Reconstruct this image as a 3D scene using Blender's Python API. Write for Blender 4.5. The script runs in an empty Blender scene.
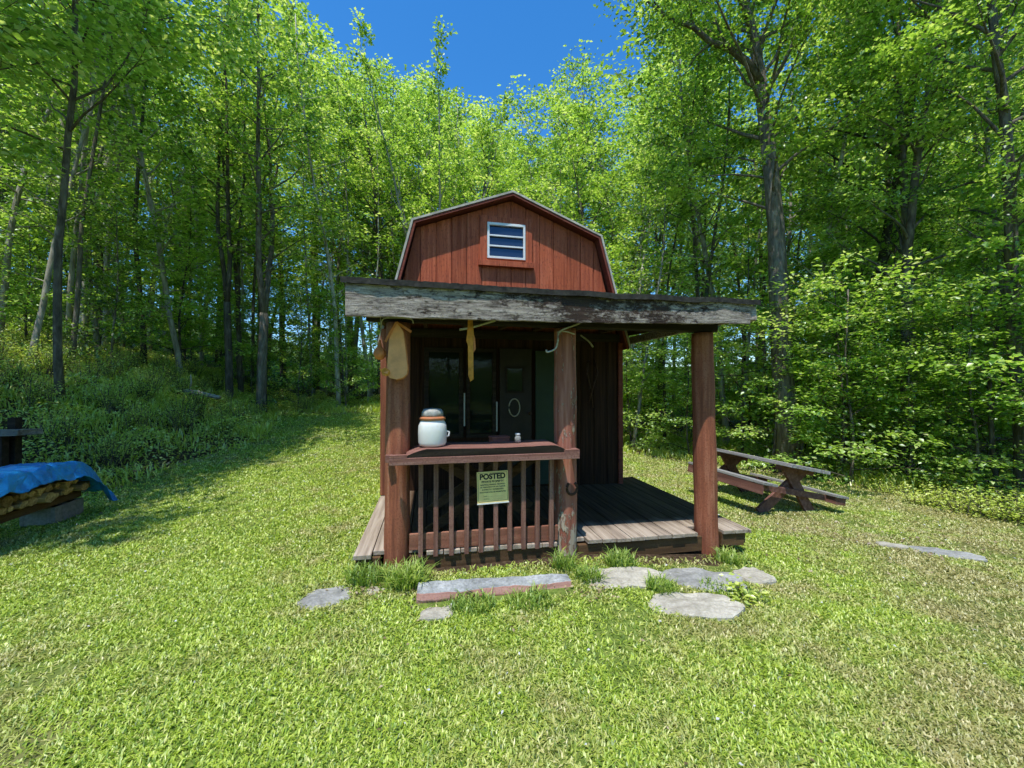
import bpy, bmesh, math, random
import numpy as np
from mathutils import Vector, Matrix, Euler, noise as mnoise
R = math.radians
random.seed(7)
rng = np.random.default_rng(11)
scene = bpy.context.scene
COL = scene.collection

# ------------------------------------------------------------------ materials
class NT:
    def __init__(s, name):
        s.m = bpy.data.materials.new(name); s.m.use_nodes = True
        s.t = s.m.node_tree; s.t.nodes.clear()
    def n(s, typ, ins=None, **kw):
        nd = s.t.nodes.new(typ)
        for k, v in kw.items(): setattr(nd, k, v)
        for k, v in (ins or {}).items():
            sock = nd.inputs[k]
            if isinstance(v, bpy.types.NodeSocket): s.t.links.new(v, sock)
            elif isinstance(v, tuple) and len(v) == 3 and sock.type == 'RGBA': sock.default_value = (*v, 1)
            else: sock.default_value = v
        return nd
    def noise(s, vec, scale, detail=4, rough=.55, dist=0):
        return s.n('ShaderNodeTexNoise', {'Vector': vec, 'Scale': scale, 'Detail': detail, 'Roughness': rough, 'Distortion': dist}).outputs['Fac']
    def ramp(s, fac, stops, interp='LINEAR'):
        r = s.n('ShaderNodeValToRGB', {'Fac': fac}); cr = r.color_ramp; cr.interpolation = interp
        while len(cr.elements) < len(stops): cr.elements.new(.5)
        for e, (p, c) in zip(cr.elements, stops):
            e.position = p
            e.color = (*c, 1) if isinstance(c, tuple) else (c, c, c, 1)
        return r.outputs['Color']
    def mix(s, fac, a, b, mode='MIX'):
        nd = s.n('ShaderNodeMix', data_type='RGBA', blend_type=mode)
        for i, v in ((0, fac), (6, a), (7, b)):
            if isinstance(v, bpy.types.NodeSocket): s.t.links.new(v, nd.inputs[i])
            elif isinstance(v, tuple): nd.inputs[i].default_value = (*v, 1)
            else: nd.inputs[i].default_value = v
        return nd.outputs[2]
    def mapping(s, scale=(1, 1, 1), coord='Object', rot=(0, 0, 0)):
        tc = s.n('ShaderNodeTexCoord').outputs[coord]
        return s.n('ShaderNodeMapping', {'Vector': tc, 'Scale': scale, 'Rotation': rot}).outputs[0]
    def out(s, shader):
        s.n('ShaderNodeOutputMaterial', {'Surface': shader}); return s.m
    def bsdf(s, col, rough=.8, bump=None, bstr=.3, bdist=.01, **kw):
        ins = {'Base Color': col, 'Roughness': rough}
        for k, v in kw.items(): ins[k.replace('_', ' ')] = v
        if bump is not None:
            ins['Normal'] = s.n('ShaderNodeBump', {'Height': bump, 'Strength': bstr, 'Distance': bdist}).outputs[0]
        return s.n('ShaderNodeBsdfPrincipled', ins).outputs[0]

def wood_mat(name, dark, mid, light, axis='Z', grain=26, peel=None, peel_at=.62, rough=.82, bstr=.5, blotch=1.3, spec=.25):
    t = NT(name)
    sc = {'X': (1.2, grain, grain), 'Y': (grain, 1.2, grain), 'Z': (grain, grain, 1.2)}[axis]
    v = t.mapping(sc)
    g = t.noise(v, 1.0, 6, .65, .3)
    b = t.noise(t.mapping(), blotch, 4, .6)
    c = t.ramp(g, [(.3, dark), (.5, mid), (.72, light)])
    c = t.mix(t.ramp(b, [(.35, 0.0), (.65, .75)]), c, t.mix(.5, c, dark))
    fs_ = t.noise(t.mapping(), 70, 4, .7)
    c = t.mix(t.ramp(fs_, [(.38, .55), (.5, 0.0)]), c, dark)
    if peel:
        sc2 = {'X': (5, 22, 22), 'Y': (22, 5, 22), 'Z': (22, 22, 5)}[axis]
        p = t.noise(t.mapping(sc2), 1.0, 5, .7)
        big = t.noise(t.mapping(), 2.3, 3, .6)
        m = t.n('ShaderNodeMath', {0: p, 1: big}, operation='ADD').outputs[0]
        pm = t.ramp(m, [(peel_at * 1.0 + .42, 0.0), (peel_at + .46, 1.0)])
        c = t.mix(pm, c, peel)
    return t.out(t.bsdf(c, rough, g, bstr, .006, Specular_IOR_Level=spec))

M = {}
M['red'] = wood_mat('red_siding_paint', (.26, .062, .038), (.44, .11, .066), (.56, .17, .11), 'Z', 34, bstr=.35)
M['redtrim'] = wood_mat('red_trim_paint', (.13, .034, .022), (.22, .055, .036), (.30, .085, .055), 'X', 30, bstr=.35)
M['post'] = wood_mat('peeling_red_log', (.15, .052, .032), (.35, .115, .062), (.52, .235, .145), 'Z', 22, (.30, .19, .13), .68, bstr=.8)
def bare_post():
    t = NT('bare_peeling_log')
    g = t.noise(t.mapping((15, 15, 1.2)), 1, 6, .65, .3)
    c = t.ramp(g, [(.3, (.13, .05, .032)), (.5, (.33, .12, .08)), (.72, (.52, .25, .18))])
    p = t.noise(t.mapping((18, 18, 6)), 1.0, 5, .7)
    z = t.n('ShaderNodeSeparateXYZ', {'Vector': t.mapping()}).outputs[2]
    zz = t.n('ShaderNodeMapRange', {0: z, 1: 0.0, 2: .62, 3: .17, 4: 0.0}).outputs[0]
    m = t.ramp(t.n('ShaderNodeMath', {0: p, 1: zz}, operation='ADD').outputs[0], [(.58, 0.0), (.64, 1.0)])
    c = t.mix(m, c, t.ramp(g, [(.3, (.34, .26, .19)), (.7, (.58, .5, .4))]))
    return t.out(t.bsdf(c, .85, t.n('ShaderNodeMath', {0: g, 1: m}, operation='ADD').outputs[0], .9, .008, Specular_IOR_Level=.2))
M['postbare'] = bare_post()
M['rail'] = wood_mat('weathered_red_rail', (.12, .052, .04), (.25, .115, .09), (.38, .22, .18), 'X', 26, (.30, .2, .14), .68)
M['toe'] = wood_mat('mottled_toe_board', (.16, .07, .045), (.32, .13, .085), (.44, .22, .15), 'X', 12, (.46, .30, .19), .68)
M['baluster'] = wood_mat('red_baluster', (.12, .055, .04), (.26, .125, .095), (.40, .24, .19), 'Z', 30)
M['deck'] = wood_mat('weathered_deck_board', (.17, .135, .105), (.36, .29, .23), (.52, .45, .37), 'Y', 24, bstr=.5)
def deck_mat():
    t = NT('weathered_boards_porch_shade')
    g = t.noise(t.mapping((24, 1.2, 24)), 1.0, 6, .65, .3)
    c = t.ramp(g, [(.3, (.17, .135, .105)), (.5, (.36, .29, .23)), (.72, (.52, .45, .37))])
    d = t.ramp(g, [(.3, (.034, .019, .011)), (.5, (.075, .044, .026)), (.72, (.13, .083, .052))])  # dark rear tone: porch roof shade painted into the boards
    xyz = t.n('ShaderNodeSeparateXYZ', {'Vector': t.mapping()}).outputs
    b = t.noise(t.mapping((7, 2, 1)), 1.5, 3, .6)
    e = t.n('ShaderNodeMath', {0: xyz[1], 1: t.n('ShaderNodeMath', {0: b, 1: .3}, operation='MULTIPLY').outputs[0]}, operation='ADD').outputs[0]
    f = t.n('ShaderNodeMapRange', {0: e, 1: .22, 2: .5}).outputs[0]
    l = t.n('ShaderNodeMapRange', {0: xyz[0], 1: -.12, 2: .05}).outputs[0]  # painted shade left off the strip the sun reaches at left
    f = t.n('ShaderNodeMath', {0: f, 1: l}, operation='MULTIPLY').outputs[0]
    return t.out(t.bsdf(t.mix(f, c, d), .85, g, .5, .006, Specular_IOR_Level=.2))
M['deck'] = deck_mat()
M['lumber'] = wood_mat('brown_lumber', (.05, .028, .014), (.12, .065, .03), (.20, .12, .06), 'X', 20)
M['greywood'] = wood_mat('grey_weathered_wood', (.10, .095, .085), (.24, .23, .215), (.40, .39, .37), 'X', 24)
M['tabletop'] = wood_mat('grey_table_board', (.15, .14, .135), (.33, .32, .31), (.50, .50, .49), 'X', 24, (.20, .10, .07), .66)
M['tablered'] = wood_mat('faded_red_table', (.10, .045, .034), (.22, .10, .078), (.36, .20, .16), 'X', 20)
M['darkwood'] = wood_mat('dark_old_wood', (.014, .010, .008), (.035, .024, .018), (.07, .05, .038), 'X', 18)
M['firewood'] = wood_mat('split_firewood', (.2, .12, .06), (.50, .34, .19), (.72, .56, .36), 'Y', 16)
M['timber'] = wood_mat('faded_brick_red_timber', (.26, .13, .10), (.44, .24, .20), (.58, .38, .32), 'X', 12, (.42, .36, .30), .6, bstr=.7)

def fascia_mat():
    t = NT('peeling_grey_fascia')
    g = t.noise(t.mapping((5, 42, 42)), 1, 9, .78, .12)
    c = t.ramp(g, [(.36, (.06, .045, .037)), (.46, (.27, .225, .195)), (.57, (.47, .40, .35)), (.76, (.74, .65, .58))])
    p = t.noise(t.mapping((12, 18, 26)), 1.0, 8, .8, .15)
    xyz = t.n('ShaderNodeSeparateXYZ', {'Vector': t.mapping()}).outputs
    big = t.noise(t.mapping((1, 1, 1)), 1.7, 3, .6)
    # dark rot is strongest around the middle of the board
    d = t.n('ShaderNodeMath', {0: xyz[0], 1: 1.5}, operation='SUBTRACT').outputs[0]
    d = t.n('ShaderNodeMath', {0: d}, operation='ABSOLUTE').outputs[0]
    d = t.n('ShaderNodeMapRange', {0: d, 1: 0.0, 2: 2.0, 3: .26, 4: .03}).outputs[0]
    zt = t.n('ShaderNodeMapRange', {0: xyz[2], 1: 2.15, 2: 2.33, 3: 0.0, 4: .10}).outputs[0]
    s1 = t.n('ShaderNodeMath', {0: p, 1: d}, operation='ADD').outputs[0]
    s2 = t.n('ShaderNodeMath', {0: s1, 1: zt}, operation='ADD').outputs[0]
    s3 = t.n('ShaderNodeMath', {0: s2, 1: t.n('ShaderNodeMath', {0: big, 1: .42}, operation='MULTIPLY').outputs[0]}, operation='ADD').outputs[0]
    m = t.ramp(s3, [(.90, 0.0), (.99, 1.0)])
    sp = t.noise(t.mapping((50, 60, 110)), 1.0, 4, .7)
    c = t.mix(t.ramp(sp, [(.36, .75), (.47, 0.0)]), c, (.07, .055, .048))
    dark = t.ramp(g, [(.35, (.018, .013, .011)), (.6, (.075, .045, .034))])
    c = t.mix(m, c, dark)
    h = t.n('ShaderNodeMath', {0: g, 1: m}, operation='SUBTRACT').outputs[0]
    return t.out(t.bsdf(c, .85, h, .9, .012, Specular_IOR_Level=.2))
M['fascia'] = fascia_mat()

def front_wall_mat():
    t = NT('red_siding_porch_shade')
    g = t.noise(t.mapping((34, 34, 1.2)), 1.0, 6, .65, .3); b = t.noise(t.mapping(), 1.6, 4, .6)
    c = t.ramp(g, [(.3, (.25, .056, .028)), (.5, (.50, .118, .052)), (.72, (.66, .205, .105))])
    c = t.mix(t.ramp(b, [(.35, 0.0), (.65, .5)]), c, (.28, .07, .045))
    bx_ = t.n('ShaderNodeMath', {0: t.n('ShaderNodeSeparateXYZ', {'Vector': t.mapping((1 / .203, 1, 1))}).outputs[0], 1: 1.29}, operation='ADD').outputs[0]
    wn_ = t.n('ShaderNodeTexWhiteNoise', {'W': t.n('ShaderNodeMath', {0: bx_}, operation='FLOOR').outputs[0]}, noise_dimensions='1D').outputs[0]
    c = t.mix(1.0, c, t.ramp(wn_, [(0, (.78, .76, .74)), (1, (1.12, 1.1, 1.08))]), 'MULTIPLY')
    sp_ = t.noise(t.mapping((60, 60, 22)), 1.0, 4, .7)
    c = t.mix(t.ramp(sp_, [(.34, .7), (.46, 0.0)]), c, (.10, .03, .02))
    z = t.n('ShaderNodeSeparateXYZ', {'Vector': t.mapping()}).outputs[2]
    low = t.ramp(g, [(.3, (.016, .007, .004)), (.5, (.036, .015, .008)), (.72, (.075, .034, .017))])  # lower siding darkened in the colour to stand in for porch shade
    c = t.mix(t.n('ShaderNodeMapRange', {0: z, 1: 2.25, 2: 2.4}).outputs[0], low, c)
    return t.out(t.bsdf(c, .82, g, .4, .006, Specular_IOR_Level=.2))
M['redfront'] = front_wall_mat()
def simple(name, col, rough=.6, var=.25, scale=8, bstr=.2, metal=0, spec=.4, bdist=.01):
    t = NT(name); v = t.mapping(); nz = t.noise(v, scale, 5, .6)
    lo = tuple(c * (1 - var) for c in col); hi = tuple(min(1, c * (1 + var)) for c in col)
    return t.out(t.bsdf(t.ramp(nz, [(.3, lo), (.7, hi)]), rough, nz, bstr, bdist, Metallic=metal, Specular_IOR_Level=spec))
M['roofing'] = simple('old_roll_roofing', (.035, .032, .028), .9, .6, 22, .8)
M['shingle'] = simple('grey_brown_shingle', (.11, .095, .08), .95, .4, 60, .6)
M['drip'] = simple('dull_drip_edge', (.46, .42, .35), .5, .35, 6)
M['white'] = simple('white_painted_frame', (.78, .79, .80), .45, .08, 6, .1)
M['crock'] = simple('white_glazed_crock', (.80, .80, .78), .25, .05, 5, .02, spec=.5)
M['terra'] = simple('terracotta_band', (.48, .17, .07), .6, .25, 10)
M['cloudy'] = simple('cloudy_grey_lid', (.34, .34, .31), .5, .4, 30, .4)
M['tan'] = simple('tan_weathered_board', (.80, .36, .155), .8, .22, 9, .3)
M['orange'] = simple('orange_brown_edge', (.6, .2, .06), .7, .3, 12)
M['ochre'] = simple('ochre_painted_wood', (.62, .24, .03), .7, .5, 14, .4)
M['iron'] = simple('rusty_iron', (.07, .035, .022), .7, .5, 40, .5, metal=.4)
M['green'] = simple('faded_green_door', (.03, .05, .032), .7, .2, 4)
M['doordark'] = simple('dark_brown_door', (.022, .014, .011), .6, .4, 6)
M['black'] = simple('black_lettering', (.012, .012, .012), .6, .1)
M['signp'] = simple('pale_yellow_sign', (1.0, .72, .30), .5, .12, 14, .1)
M['rope'] = simple('pale_old_cord', (.42, .38, .31), .9, .3, 60)
M['concrete'] = simple('grey_concrete_block', (.27, .26, .24), .95, .3, 30, .5)
M['pale'] = simple('pale_lit_edge_blossom', (.5, .5, .48), .9, .1)
M['brick'] = simple('dull_red_box', (.26, .08, .06), .8, .2, 12)

def firewood_mat():
    t = NT('split_firewood_ends')
    g = t.noise(t.mapping((30, 3, 30)), 1.0, 5, .65, .3)
    oi = t.n('ShaderNodeObjectInfo').outputs['Random']
    c = t.ramp(g, [(.3, (.16, .10, .05)), (.5, (.44, .31, .17)), (.72, (.70, .56, .36))])
    c = t.mix(1.0, c, t.ramp(oi, [(0, (.45, .38, .32)), (.5, (.9, .85, .75)), (1, (1.25, 1.2, 1.05))]), 'MULTIPLY')
    return t.out(t.bsdf(c, .85, g, .5, .006, Specular_IOR_Level=.2))
M['firewood'] = firewood_mat()
def stone_mat(name, c1, c2, c3):
    t = NT(name); v = t.mapping()
    a = t.noise(v, 7, 8, .65, .2); b = t.noise(v, 45, 4, .7); l = t.noise(t.mapping((3, 14, 3)), 2.4, 4, .6)
    c = t.ramp(a, [(.3, c1), (.5, c2), (.72, c3)])
    c = t.mix(t.ramp(b, [(.35, .55), (.6, 0.0)]), c, c1)
    c = t.mix(t.ramp(l, [(.62, 0.0), (.72, .5)]), c, (.2, .2, .12))
    h = t.n('ShaderNodeMath', {0: a, 1: b}, operation='ADD').outputs[0]
    return t.out(t.bsdf(c, .95, h, .7, .012, Specular_IOR_Level=.15))
M['stone'] = stone_mat('pale_fieldstone', (.27, .245, .20), (.48, .45, .38), (.66, .62, .53))
M['stonegrey'] = stone_mat('blue_grey_fieldstone', (.17, .17, .16), (.34, .34, .33), (.50, .50, .48))
M['stepTop'] = stone_mat('grey_step_top', (.13, .14, .14), (.36, .38, .39), (.54, .56, .57))

def tarp_mat():
    t = NT('blue_poly_tarp'); v = t.mapping()
    nz = t.noise(v, 5, 5, .6)
    w = t.n('ShaderNodeTexWave', {'Vector': v, 'Scale': 60.0}).outputs['Fac']
    c = t.ramp(nz, [(.3, (.006, .17, .55)), (.7, (.02, .36, .85))])
    h = t.n('ShaderNodeMath', {0: nz, 1: t.n('ShaderNodeMath', {0: w, 1: .05}, operation='MULTIPLY').outputs[0]}, operation='ADD').outputs[0]
    cr_ = t.n('ShaderNodeTexVoronoi', {'Vector': t.mapping((7, 7, 7)), 'Scale': 1.0}, feature='DISTANCE_TO_EDGE').outputs[0]
    h = t.n('ShaderNodeMath', {0: h, 1: t.n('ShaderNodeMath', {0: cr_, 1: .9}, operation='MULTIPLY').outputs[0]}, operation='ADD').outputs[0]
    return t.out(t.bsdf(c, .36, h, .8, .05))
M['tarp'] = tarp_mat()

def glass_mat():
    t = NT('dark_window_glass')
    nz = t.noise(t.mapping(), 3.5, 3, .5)
    return t.out(t.bsdf((.012, .018, .014), .06, nz, .1, .03, Specular_IOR_Level=.22))
M['glass'] = glass_mat()
def gable_glass():
    t = NT('sky_blue_louvre_glass')
    return t.out(t.bsdf((.02, .035, .07), .12, None, Specular_IOR_Level=1.0, Metallic=.25))
M['louvre'] = gable_glass()

def leaf_mat(name, stops, transl=.45, objvar=.42, gloss=.075):
    t = NT(name)
    r = t.n('ShaderNodeAttribute', attribute_name='rnd').outputs['Fac']
    oi = t.n('ShaderNodeObjectInfo').outputs['Random']
    f = t.n('ShaderNodeMath', {0: t.n('ShaderNodeMath', {0: oi, 1: .5}, operation='SUBTRACT').outputs[0], 1: objvar}, operation='MULTIPLY').outputs[0]
    f = t.n('ShaderNodeMath', {0: f, 1: r}, operation='ADD', use_clamp=True).outputs[0]
    c = t.ramp(f, stops)
    d = t.n('ShaderNodeBsdfDiffuse', {'Color': c}).outputs[0]
    c2 = t.mix(1.0, c, (1.03, 1.08, .6), 'MULTIPLY')
    tr = t.n('ShaderNodeBsdfTranslucent', {'Color': c2}).outputs[0]
    m = t.n('ShaderNodeMixShader', {0: transl, 1: d, 2: tr}).outputs[0]
    g = t.n('ShaderNodeBsdfGlossy', {'Color': (.9, .95, 1.0), 'Roughness': .42}).outputs[0]
    m = t.n('ShaderNodeMixShader', {0: gloss, 1: m, 2: g}).outputs[0]
    return t.out(m)
G = [(0, (.095, .18, .025)), (.35, (.31, .50, .068)), (.65, (.58, .78, .15)), (1, (.93, .97, .46))]
M['leaf'] = leaf_mat('maple_leaves', G, .56)
M['leafdark'] = leaf_mat('shaded_understorey_leaves', [(0, (.16, .31, .04)), (.5, (.42, .66, .09)), (1, (.84, .95, .30))], .58)
M['shrub'] = leaf_mat('undergrowth_leaves', [(0, (.28, .38, .05)), (.5, (.64, .76, .12)), (1, (.95, .96, .36))], .45, .3)

def grass_mat():
    t = NT('mixed_lawn_blades')
    r = t.n('ShaderNodeAttribute', attribute_name='rnd').outputs['Fac']
    pos = t.n('ShaderNodeNewGeometry').outputs['Position']
    a = t.noise(pos, .9, 4, .6); b = t.noise(pos, 3.1, 4, .65)
    xyz = t.n('ShaderNodeSeparateXYZ', {'Vector': pos}).outputs
    dry = t.n('ShaderNodeMapRange', {0: xyz[0], 1: -1.5, 2: 4.5, 3: 0.0, 4: .22}).outputs[0]
    green = t.ramp(r, [(0, (.07, .145, .014)), (.35, (.28, .425, .036)), (.65, (.58, .71, .085)), (1, (.94, .96, .36))])
    straw = t.ramp(r, [(0, (.19, .14, .055)), (.5, (.50, .40, .19)), (1, (.82, .70, .44))])
    s = t.n('ShaderNodeMath', {0: a, 1: b}, operation='ADD').outputs[0]
    s = t.n('ShaderNodeMath', {0: s, 1: dry}, operation='ADD').outputs[0]
    s = t.n('ShaderNodeMath', {0: s, 1: t.n('ShaderNodeMath', {0: r, 1: .22}, operation='MULTIPLY').outputs[0]}, operation='ADD').outputs[0]
    c = t.mix(t.ramp(t.n('ShaderNodeMath', {0: s, 1: .5}, operation='MULTIPLY').outputs[0], [(.55, 0.0), (.72, .75)]), green, straw)
    d = t.n('ShaderNodeBsdfDiffuse', {'Color': c}).outputs[0]
    tr = t.n('ShaderNodeBsdfTranslucent', {'Color': c}).outputs[0]
    m = t.n('ShaderNodeMixShader', {0: .35, 1: d, 2: tr}).outputs[0]
    g = t.n('ShaderNodeBsdfGlossy', {'Color': (.9, .95, .9), 'Roughness': .45}).outputs[0]
    return t.out(t.n('ShaderNodeMixShader', {0: .05, 1: m, 2: g}).outputs[0])
M['grass'] = grass_mat()
M['tuft'] = leaf_mat('tall_tuft_blades', [(0, (.13, .23, .035)), (.5, (.31, .46, .08)), (1, (.56, .66, .16))], .4, .25, .03)
M['litter'] = leaf_mat('dead_leaf_litter', [(0, (.12, .08, .04)), (.5, (.3, .22, .12)), (1, (.55, .46, .3))], .2, .1, .03)

def ground_mat():
    t = NT('lawn_soil')
    pos = t.n('ShaderNodeNewGeometry').outputs['Position']
    xyz = t.n('ShaderNodeSeparateXYZ', {'Vector': pos}).outputs
    a = t.noise(pos, 1.1, 5, .6); b = t.noise(pos, 22, 5, .7); f = t.noise(pos, 90, 3, .6)
    lawn = t.ramp(b, [(.3, (.06, .09, .02)), (.5, (.13, .19, .035)), (.7, (.24, .27, .07))])
    lawn = t.mix(t.ramp(a, [(.5, 0.0), (.72, .7)]), lawn, t.ramp(b, [(.3, (.08, .06, .03)), (.7, (.27, .22, .12))]))
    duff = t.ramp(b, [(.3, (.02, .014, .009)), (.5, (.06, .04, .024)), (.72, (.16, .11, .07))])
    far_ = t.n('ShaderNodeVectorMath', {0: pos}, operation='LENGTH').outputs['Value']
    duff = t.mix(t.n('ShaderNodeMapRange', {0: far_, 1: 17.0, 2: 30.0, 3: .0, 4: .9}).outputs[0], duff, t.ramp(b, [(.3, (.03, .06, .015)), (.7, (.10, .17, .04))]))
    wd = t.n('ShaderNodeAttribute', attribute_name='woods').outputs['Fac']
    wn = t.n('ShaderNodeMath', {0: wd, 1: t.n('ShaderNodeMath', {0: a, 1: .5}, operation='SUBTRACT').outputs[0]}, operation='ADD').outputs[0]
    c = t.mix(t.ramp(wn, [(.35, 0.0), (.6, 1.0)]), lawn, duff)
    return t.out(t.bsdf(c, .95, b, .6, .02, Specular_IOR_Level=.1))
M['ground'] = ground_mat()

def bark_mat(name, a, b, c):
    t = NT(name)
    v = t.mapping((14, 14, 3))
    g = t.noise(v, 1, 6, .65, .4); l = t.noise(t.mapping((2, 2, 1)), 2.5, 4, .6)
    oi = t.n('ShaderNodeObjectInfo').outputs['Random']
    col = t.ramp(g, [(.3, a), (.5, b), (.72, c)])
    col = t.mix(t.ramp(l, [(.5, 0.0), (.7, .5)]), col, (.16, .17, .12))
    col = t.mix(1.0, col, t.ramp(oi, [(0, (.65, .65, .65)), (1, (1.25, 1.25, 1.25))]), 'MULTIPLY')
    return t.out(t.bsdf(col, .95, g, .9, .02, Specular_IOR_Level=.12))
M['bark'] = bark_mat('grey_brown_bark', (.05, .04, .03), (.13, .11, .088), (.27, .24, .20))
M['barkpale'] = bark_mat('pale_grey_bark', (.18, .165, .14), (.40, .37, .32), (.64, .60, .53))

# ------------------------------------------------------------------ helpers
def tag(o, label=None, cat=None, group=None, kind=None):
    if label: o['label'] = label
    if cat: o['category'] = cat
    if group: o['group'] = group
    if kind: o['kind'] = kind
    return o
def empty(name, loc, rz=0, label=None, cat=None, group=None, rot=None):
    o = bpy.data.objects.new(name, None); COL.objects.link(o); o.empty_display_size = .2
    o.location = loc; o.rotation_euler = rot if rot else (0, 0, rz)
    return tag(o, label, cat, group)

class MB:
    def __init__(s): s.v = []; s.f = []; s.mi = []
    def add(s, vs, fs, mi=0):
        b = len(s.v); s.v += [tuple(v) for v in vs]; s.f += [[b + i for i in f] for f in fs]; s.mi += [mi] * len(fs)
        return s
    def box(s, x0, x1, y0, y1, z0, z1, mi=0, jit=0):
        vs = [(x, y, z) for x in (x0, x1) for y in (y0, y1) for z in (z0, z1)]
        if jit: vs = [tuple(c + random.uniform(-jit, jit) for c in v) for v in vs]
        return s.add(vs, [(0, 1, 3, 2), (4, 6, 7, 5), (0, 4, 5, 1), (2, 3, 7, 6), (0, 2, 6, 4), (1, 5, 7, 3)], mi)
    def bar(s, p, q, w, h, up=(0, 0, 1), mi=0):
        p, q = Vector(p), Vector(q); d = (q - p).normalized(); up = Vector(up)
        sd = d.cross(up).normalized(); u = sd.cross(d).normalized()
        vs = [b + sd * (a * w / 2) + u * (c * h / 2) for b in (p, q) for a in (-1, 1) for c in (-1, 1)]
        return s.add(vs, [(0, 1, 3, 2), (4, 6, 7, 5), (0, 4, 5, 1), (2, 3, 7, 6), (0, 2, 6, 4), (1, 5, 7, 3)], mi)
    def tube(s, pts, rad, n=8, mi=0, cap=True):
        pts = [Vector(p) for p in pts]; rings = []; b0 = len(s.v); vs = []; fs = []
        if not hasattr(rad, '__len__'): rad = [rad] * len(pts)
        ref = Vector((0, 0, 1))
        if abs((pts[-1] - pts[0]).normalized().z) > .9: ref = Vector((1, 0, 0))
        for i, p in enumerate(pts):
            d = (pts[min(i + 1, len(pts) - 1)] - pts[max(i - 1, 0)]).normalized()
            a = d.cross(ref).normalized(); b = d.cross(a).normalized()
            for k in range(n):
                t = 2 * math.pi * k / n
                vs.append(p + (a * math.cos(t) + b * math.sin(t)) * rad[i])
        for i in range(len(pts) - 1):
            for k in range(n):
                fs.append((i * n + k, i * n + (k + 1) % n, (i + 1) * n + (k + 1) % n, (i + 1) * n + k))
        if cap: fs.append(tuple(range(n))[::-1]); fs.append(tuple((len(pts) - 1) * n + k for k in range(n)))
        return s.add(vs, fs, mi)
    def lathe(s, prof, n=28, mi=0, c=(0, 0, 0), wob=0):
        vs = []; fs = []
        for i, (r, z) in enumerate(prof):
            for k in range(n):
                t = 2 * math.pi * k / n
                rr = r
                if wob: rr = r * (1 + wob * mnoise.noise(Vector((math.cos(t) * 1.6, math.sin(t) * 1.6, z * 3.1 + c[0] * 9))) + wob * .5 * mnoise.noise(Vector((math.cos(t) * 5, math.sin(t) * 5, z * 9))))
                vs.append((c[0] + rr * math.cos(t), c[1] + rr * math.sin(t), c[2] + z))
        m = len(prof)
        for i in range(m - 1):
            for k in range(n): fs.append((i * n + k, i * n + (k + 1) % n, (i + 1) * n + (k + 1) % n, (i + 1) * n + k))
        fs.append(tuple(range(n))[::-1]); fs.append(tuple((m - 1) * n + k for k in range(n)))
        return s.add(vs, fs, mi)
    def prism_xz(s, poly, y0, y1, mi=0):
        n = len(poly); vs = [(x, y0, z) for x, z in poly] + [(x, y1, z) for x, z in poly]
        fs = [tuple(range(n)), tuple(range(2 * n - 1, n - 1, -1))] + [(i, n + i, n + (i + 1) % n, (i + 1) % n) for i in range(n)]
        return s.add(vs, fs, mi)
    def build(s, name, mat, parent=None, smooth=False, bevel=0, **kw):
        me = bpy.data.meshes.new(name); me.from_pydata(s.v, [], s.f)
        for m in (mat if isinstance(mat, (list, tuple)) else [mat]): me.materials.append(m)
        me.polygons.foreach_set('material_index', s.mi)
        bm = bmesh.new(); bm.from_mesh(me); bmesh.ops.recalc_face_normals(bm, faces=bm.faces); bm.to_mesh(me); bm.free()
        if smooth: me.polygons.foreach_set('use_smooth', [True] * len(me.polygons))
        o = bpy.data.objects.new(name, me); COL.objects.link(o)
        if parent: o.parent = parent
        if bevel:
            b = o.modifiers.new('bevel', 'BEVEL'); b.width = bevel; b.segments = 2; b.limit_method = 'ANGLE'
        return tag(o, **kw) if kw else o

def np_mesh(name, V, F, mat, attr=None, parent=None):
    """V (n,3), F (m,k) arrays -> object; attr: per-vertex float 'rnd'"""
    me = bpy.data.meshes.new(name); k = F.shape[1]
    me.vertices.add(len(V)); me.vertices.foreach_set('co', V.astype(np.float32).ravel())
    me.loops.add(F.size); me.loops.foreach_set('vertex_index', F.astype(np.int32).ravel())
    me.polygons.add(len(F)); me.polygons.foreach_set('loop_start', np.arange(0, F.size, k, dtype=np.int32))
    me.polygons.foreach_set('loop_total', np.full(len(F), k, dtype=np.int32))
    if attr is not None:
        a = me.attributes.new('rnd', 'FLOAT', 'POINT'); a.data.foreach_set('value', attr.astype(np.float32))
    me.update(calc_edges=True); me.materials.append(mat)
    o = bpy.data.objects.new(name, me); COL.objects.link(o)
    if parent: o.parent = parent
    return o

def leaves_geo(C, D, N, S, wid=.62):
    """kite leaves: centres C, axes D, normals N (unit), sizes S"""
    W = np.cross(N, D); W /= np.linalg.norm(W, axis=1)[:, None] + 1e-9
    S = S[:, None]
    base = C - D * S * .5; tip = C + D * S * .5 - N * S * .12
    l = C - D * S * .08 + W * S * wid * .5 + N * S * .10
    r = C - D * S * .08 - W * S * wid * .5 + N * S * .10
    V = np.stack([base, r, tip, l], 1).reshape(-1, 3)
    F = np.arange(len(C) * 4).reshape(-1, 4)
    # split the kite along its midrib so that the fold is real
    F = np.concatenate([F[:, [0, 1, 2]], F[:, [0, 2, 3]]])
    return V, F
def unit(a): return a / (np.linalg.norm(a, axis=1)[:, None] + 1e-9)

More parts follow.
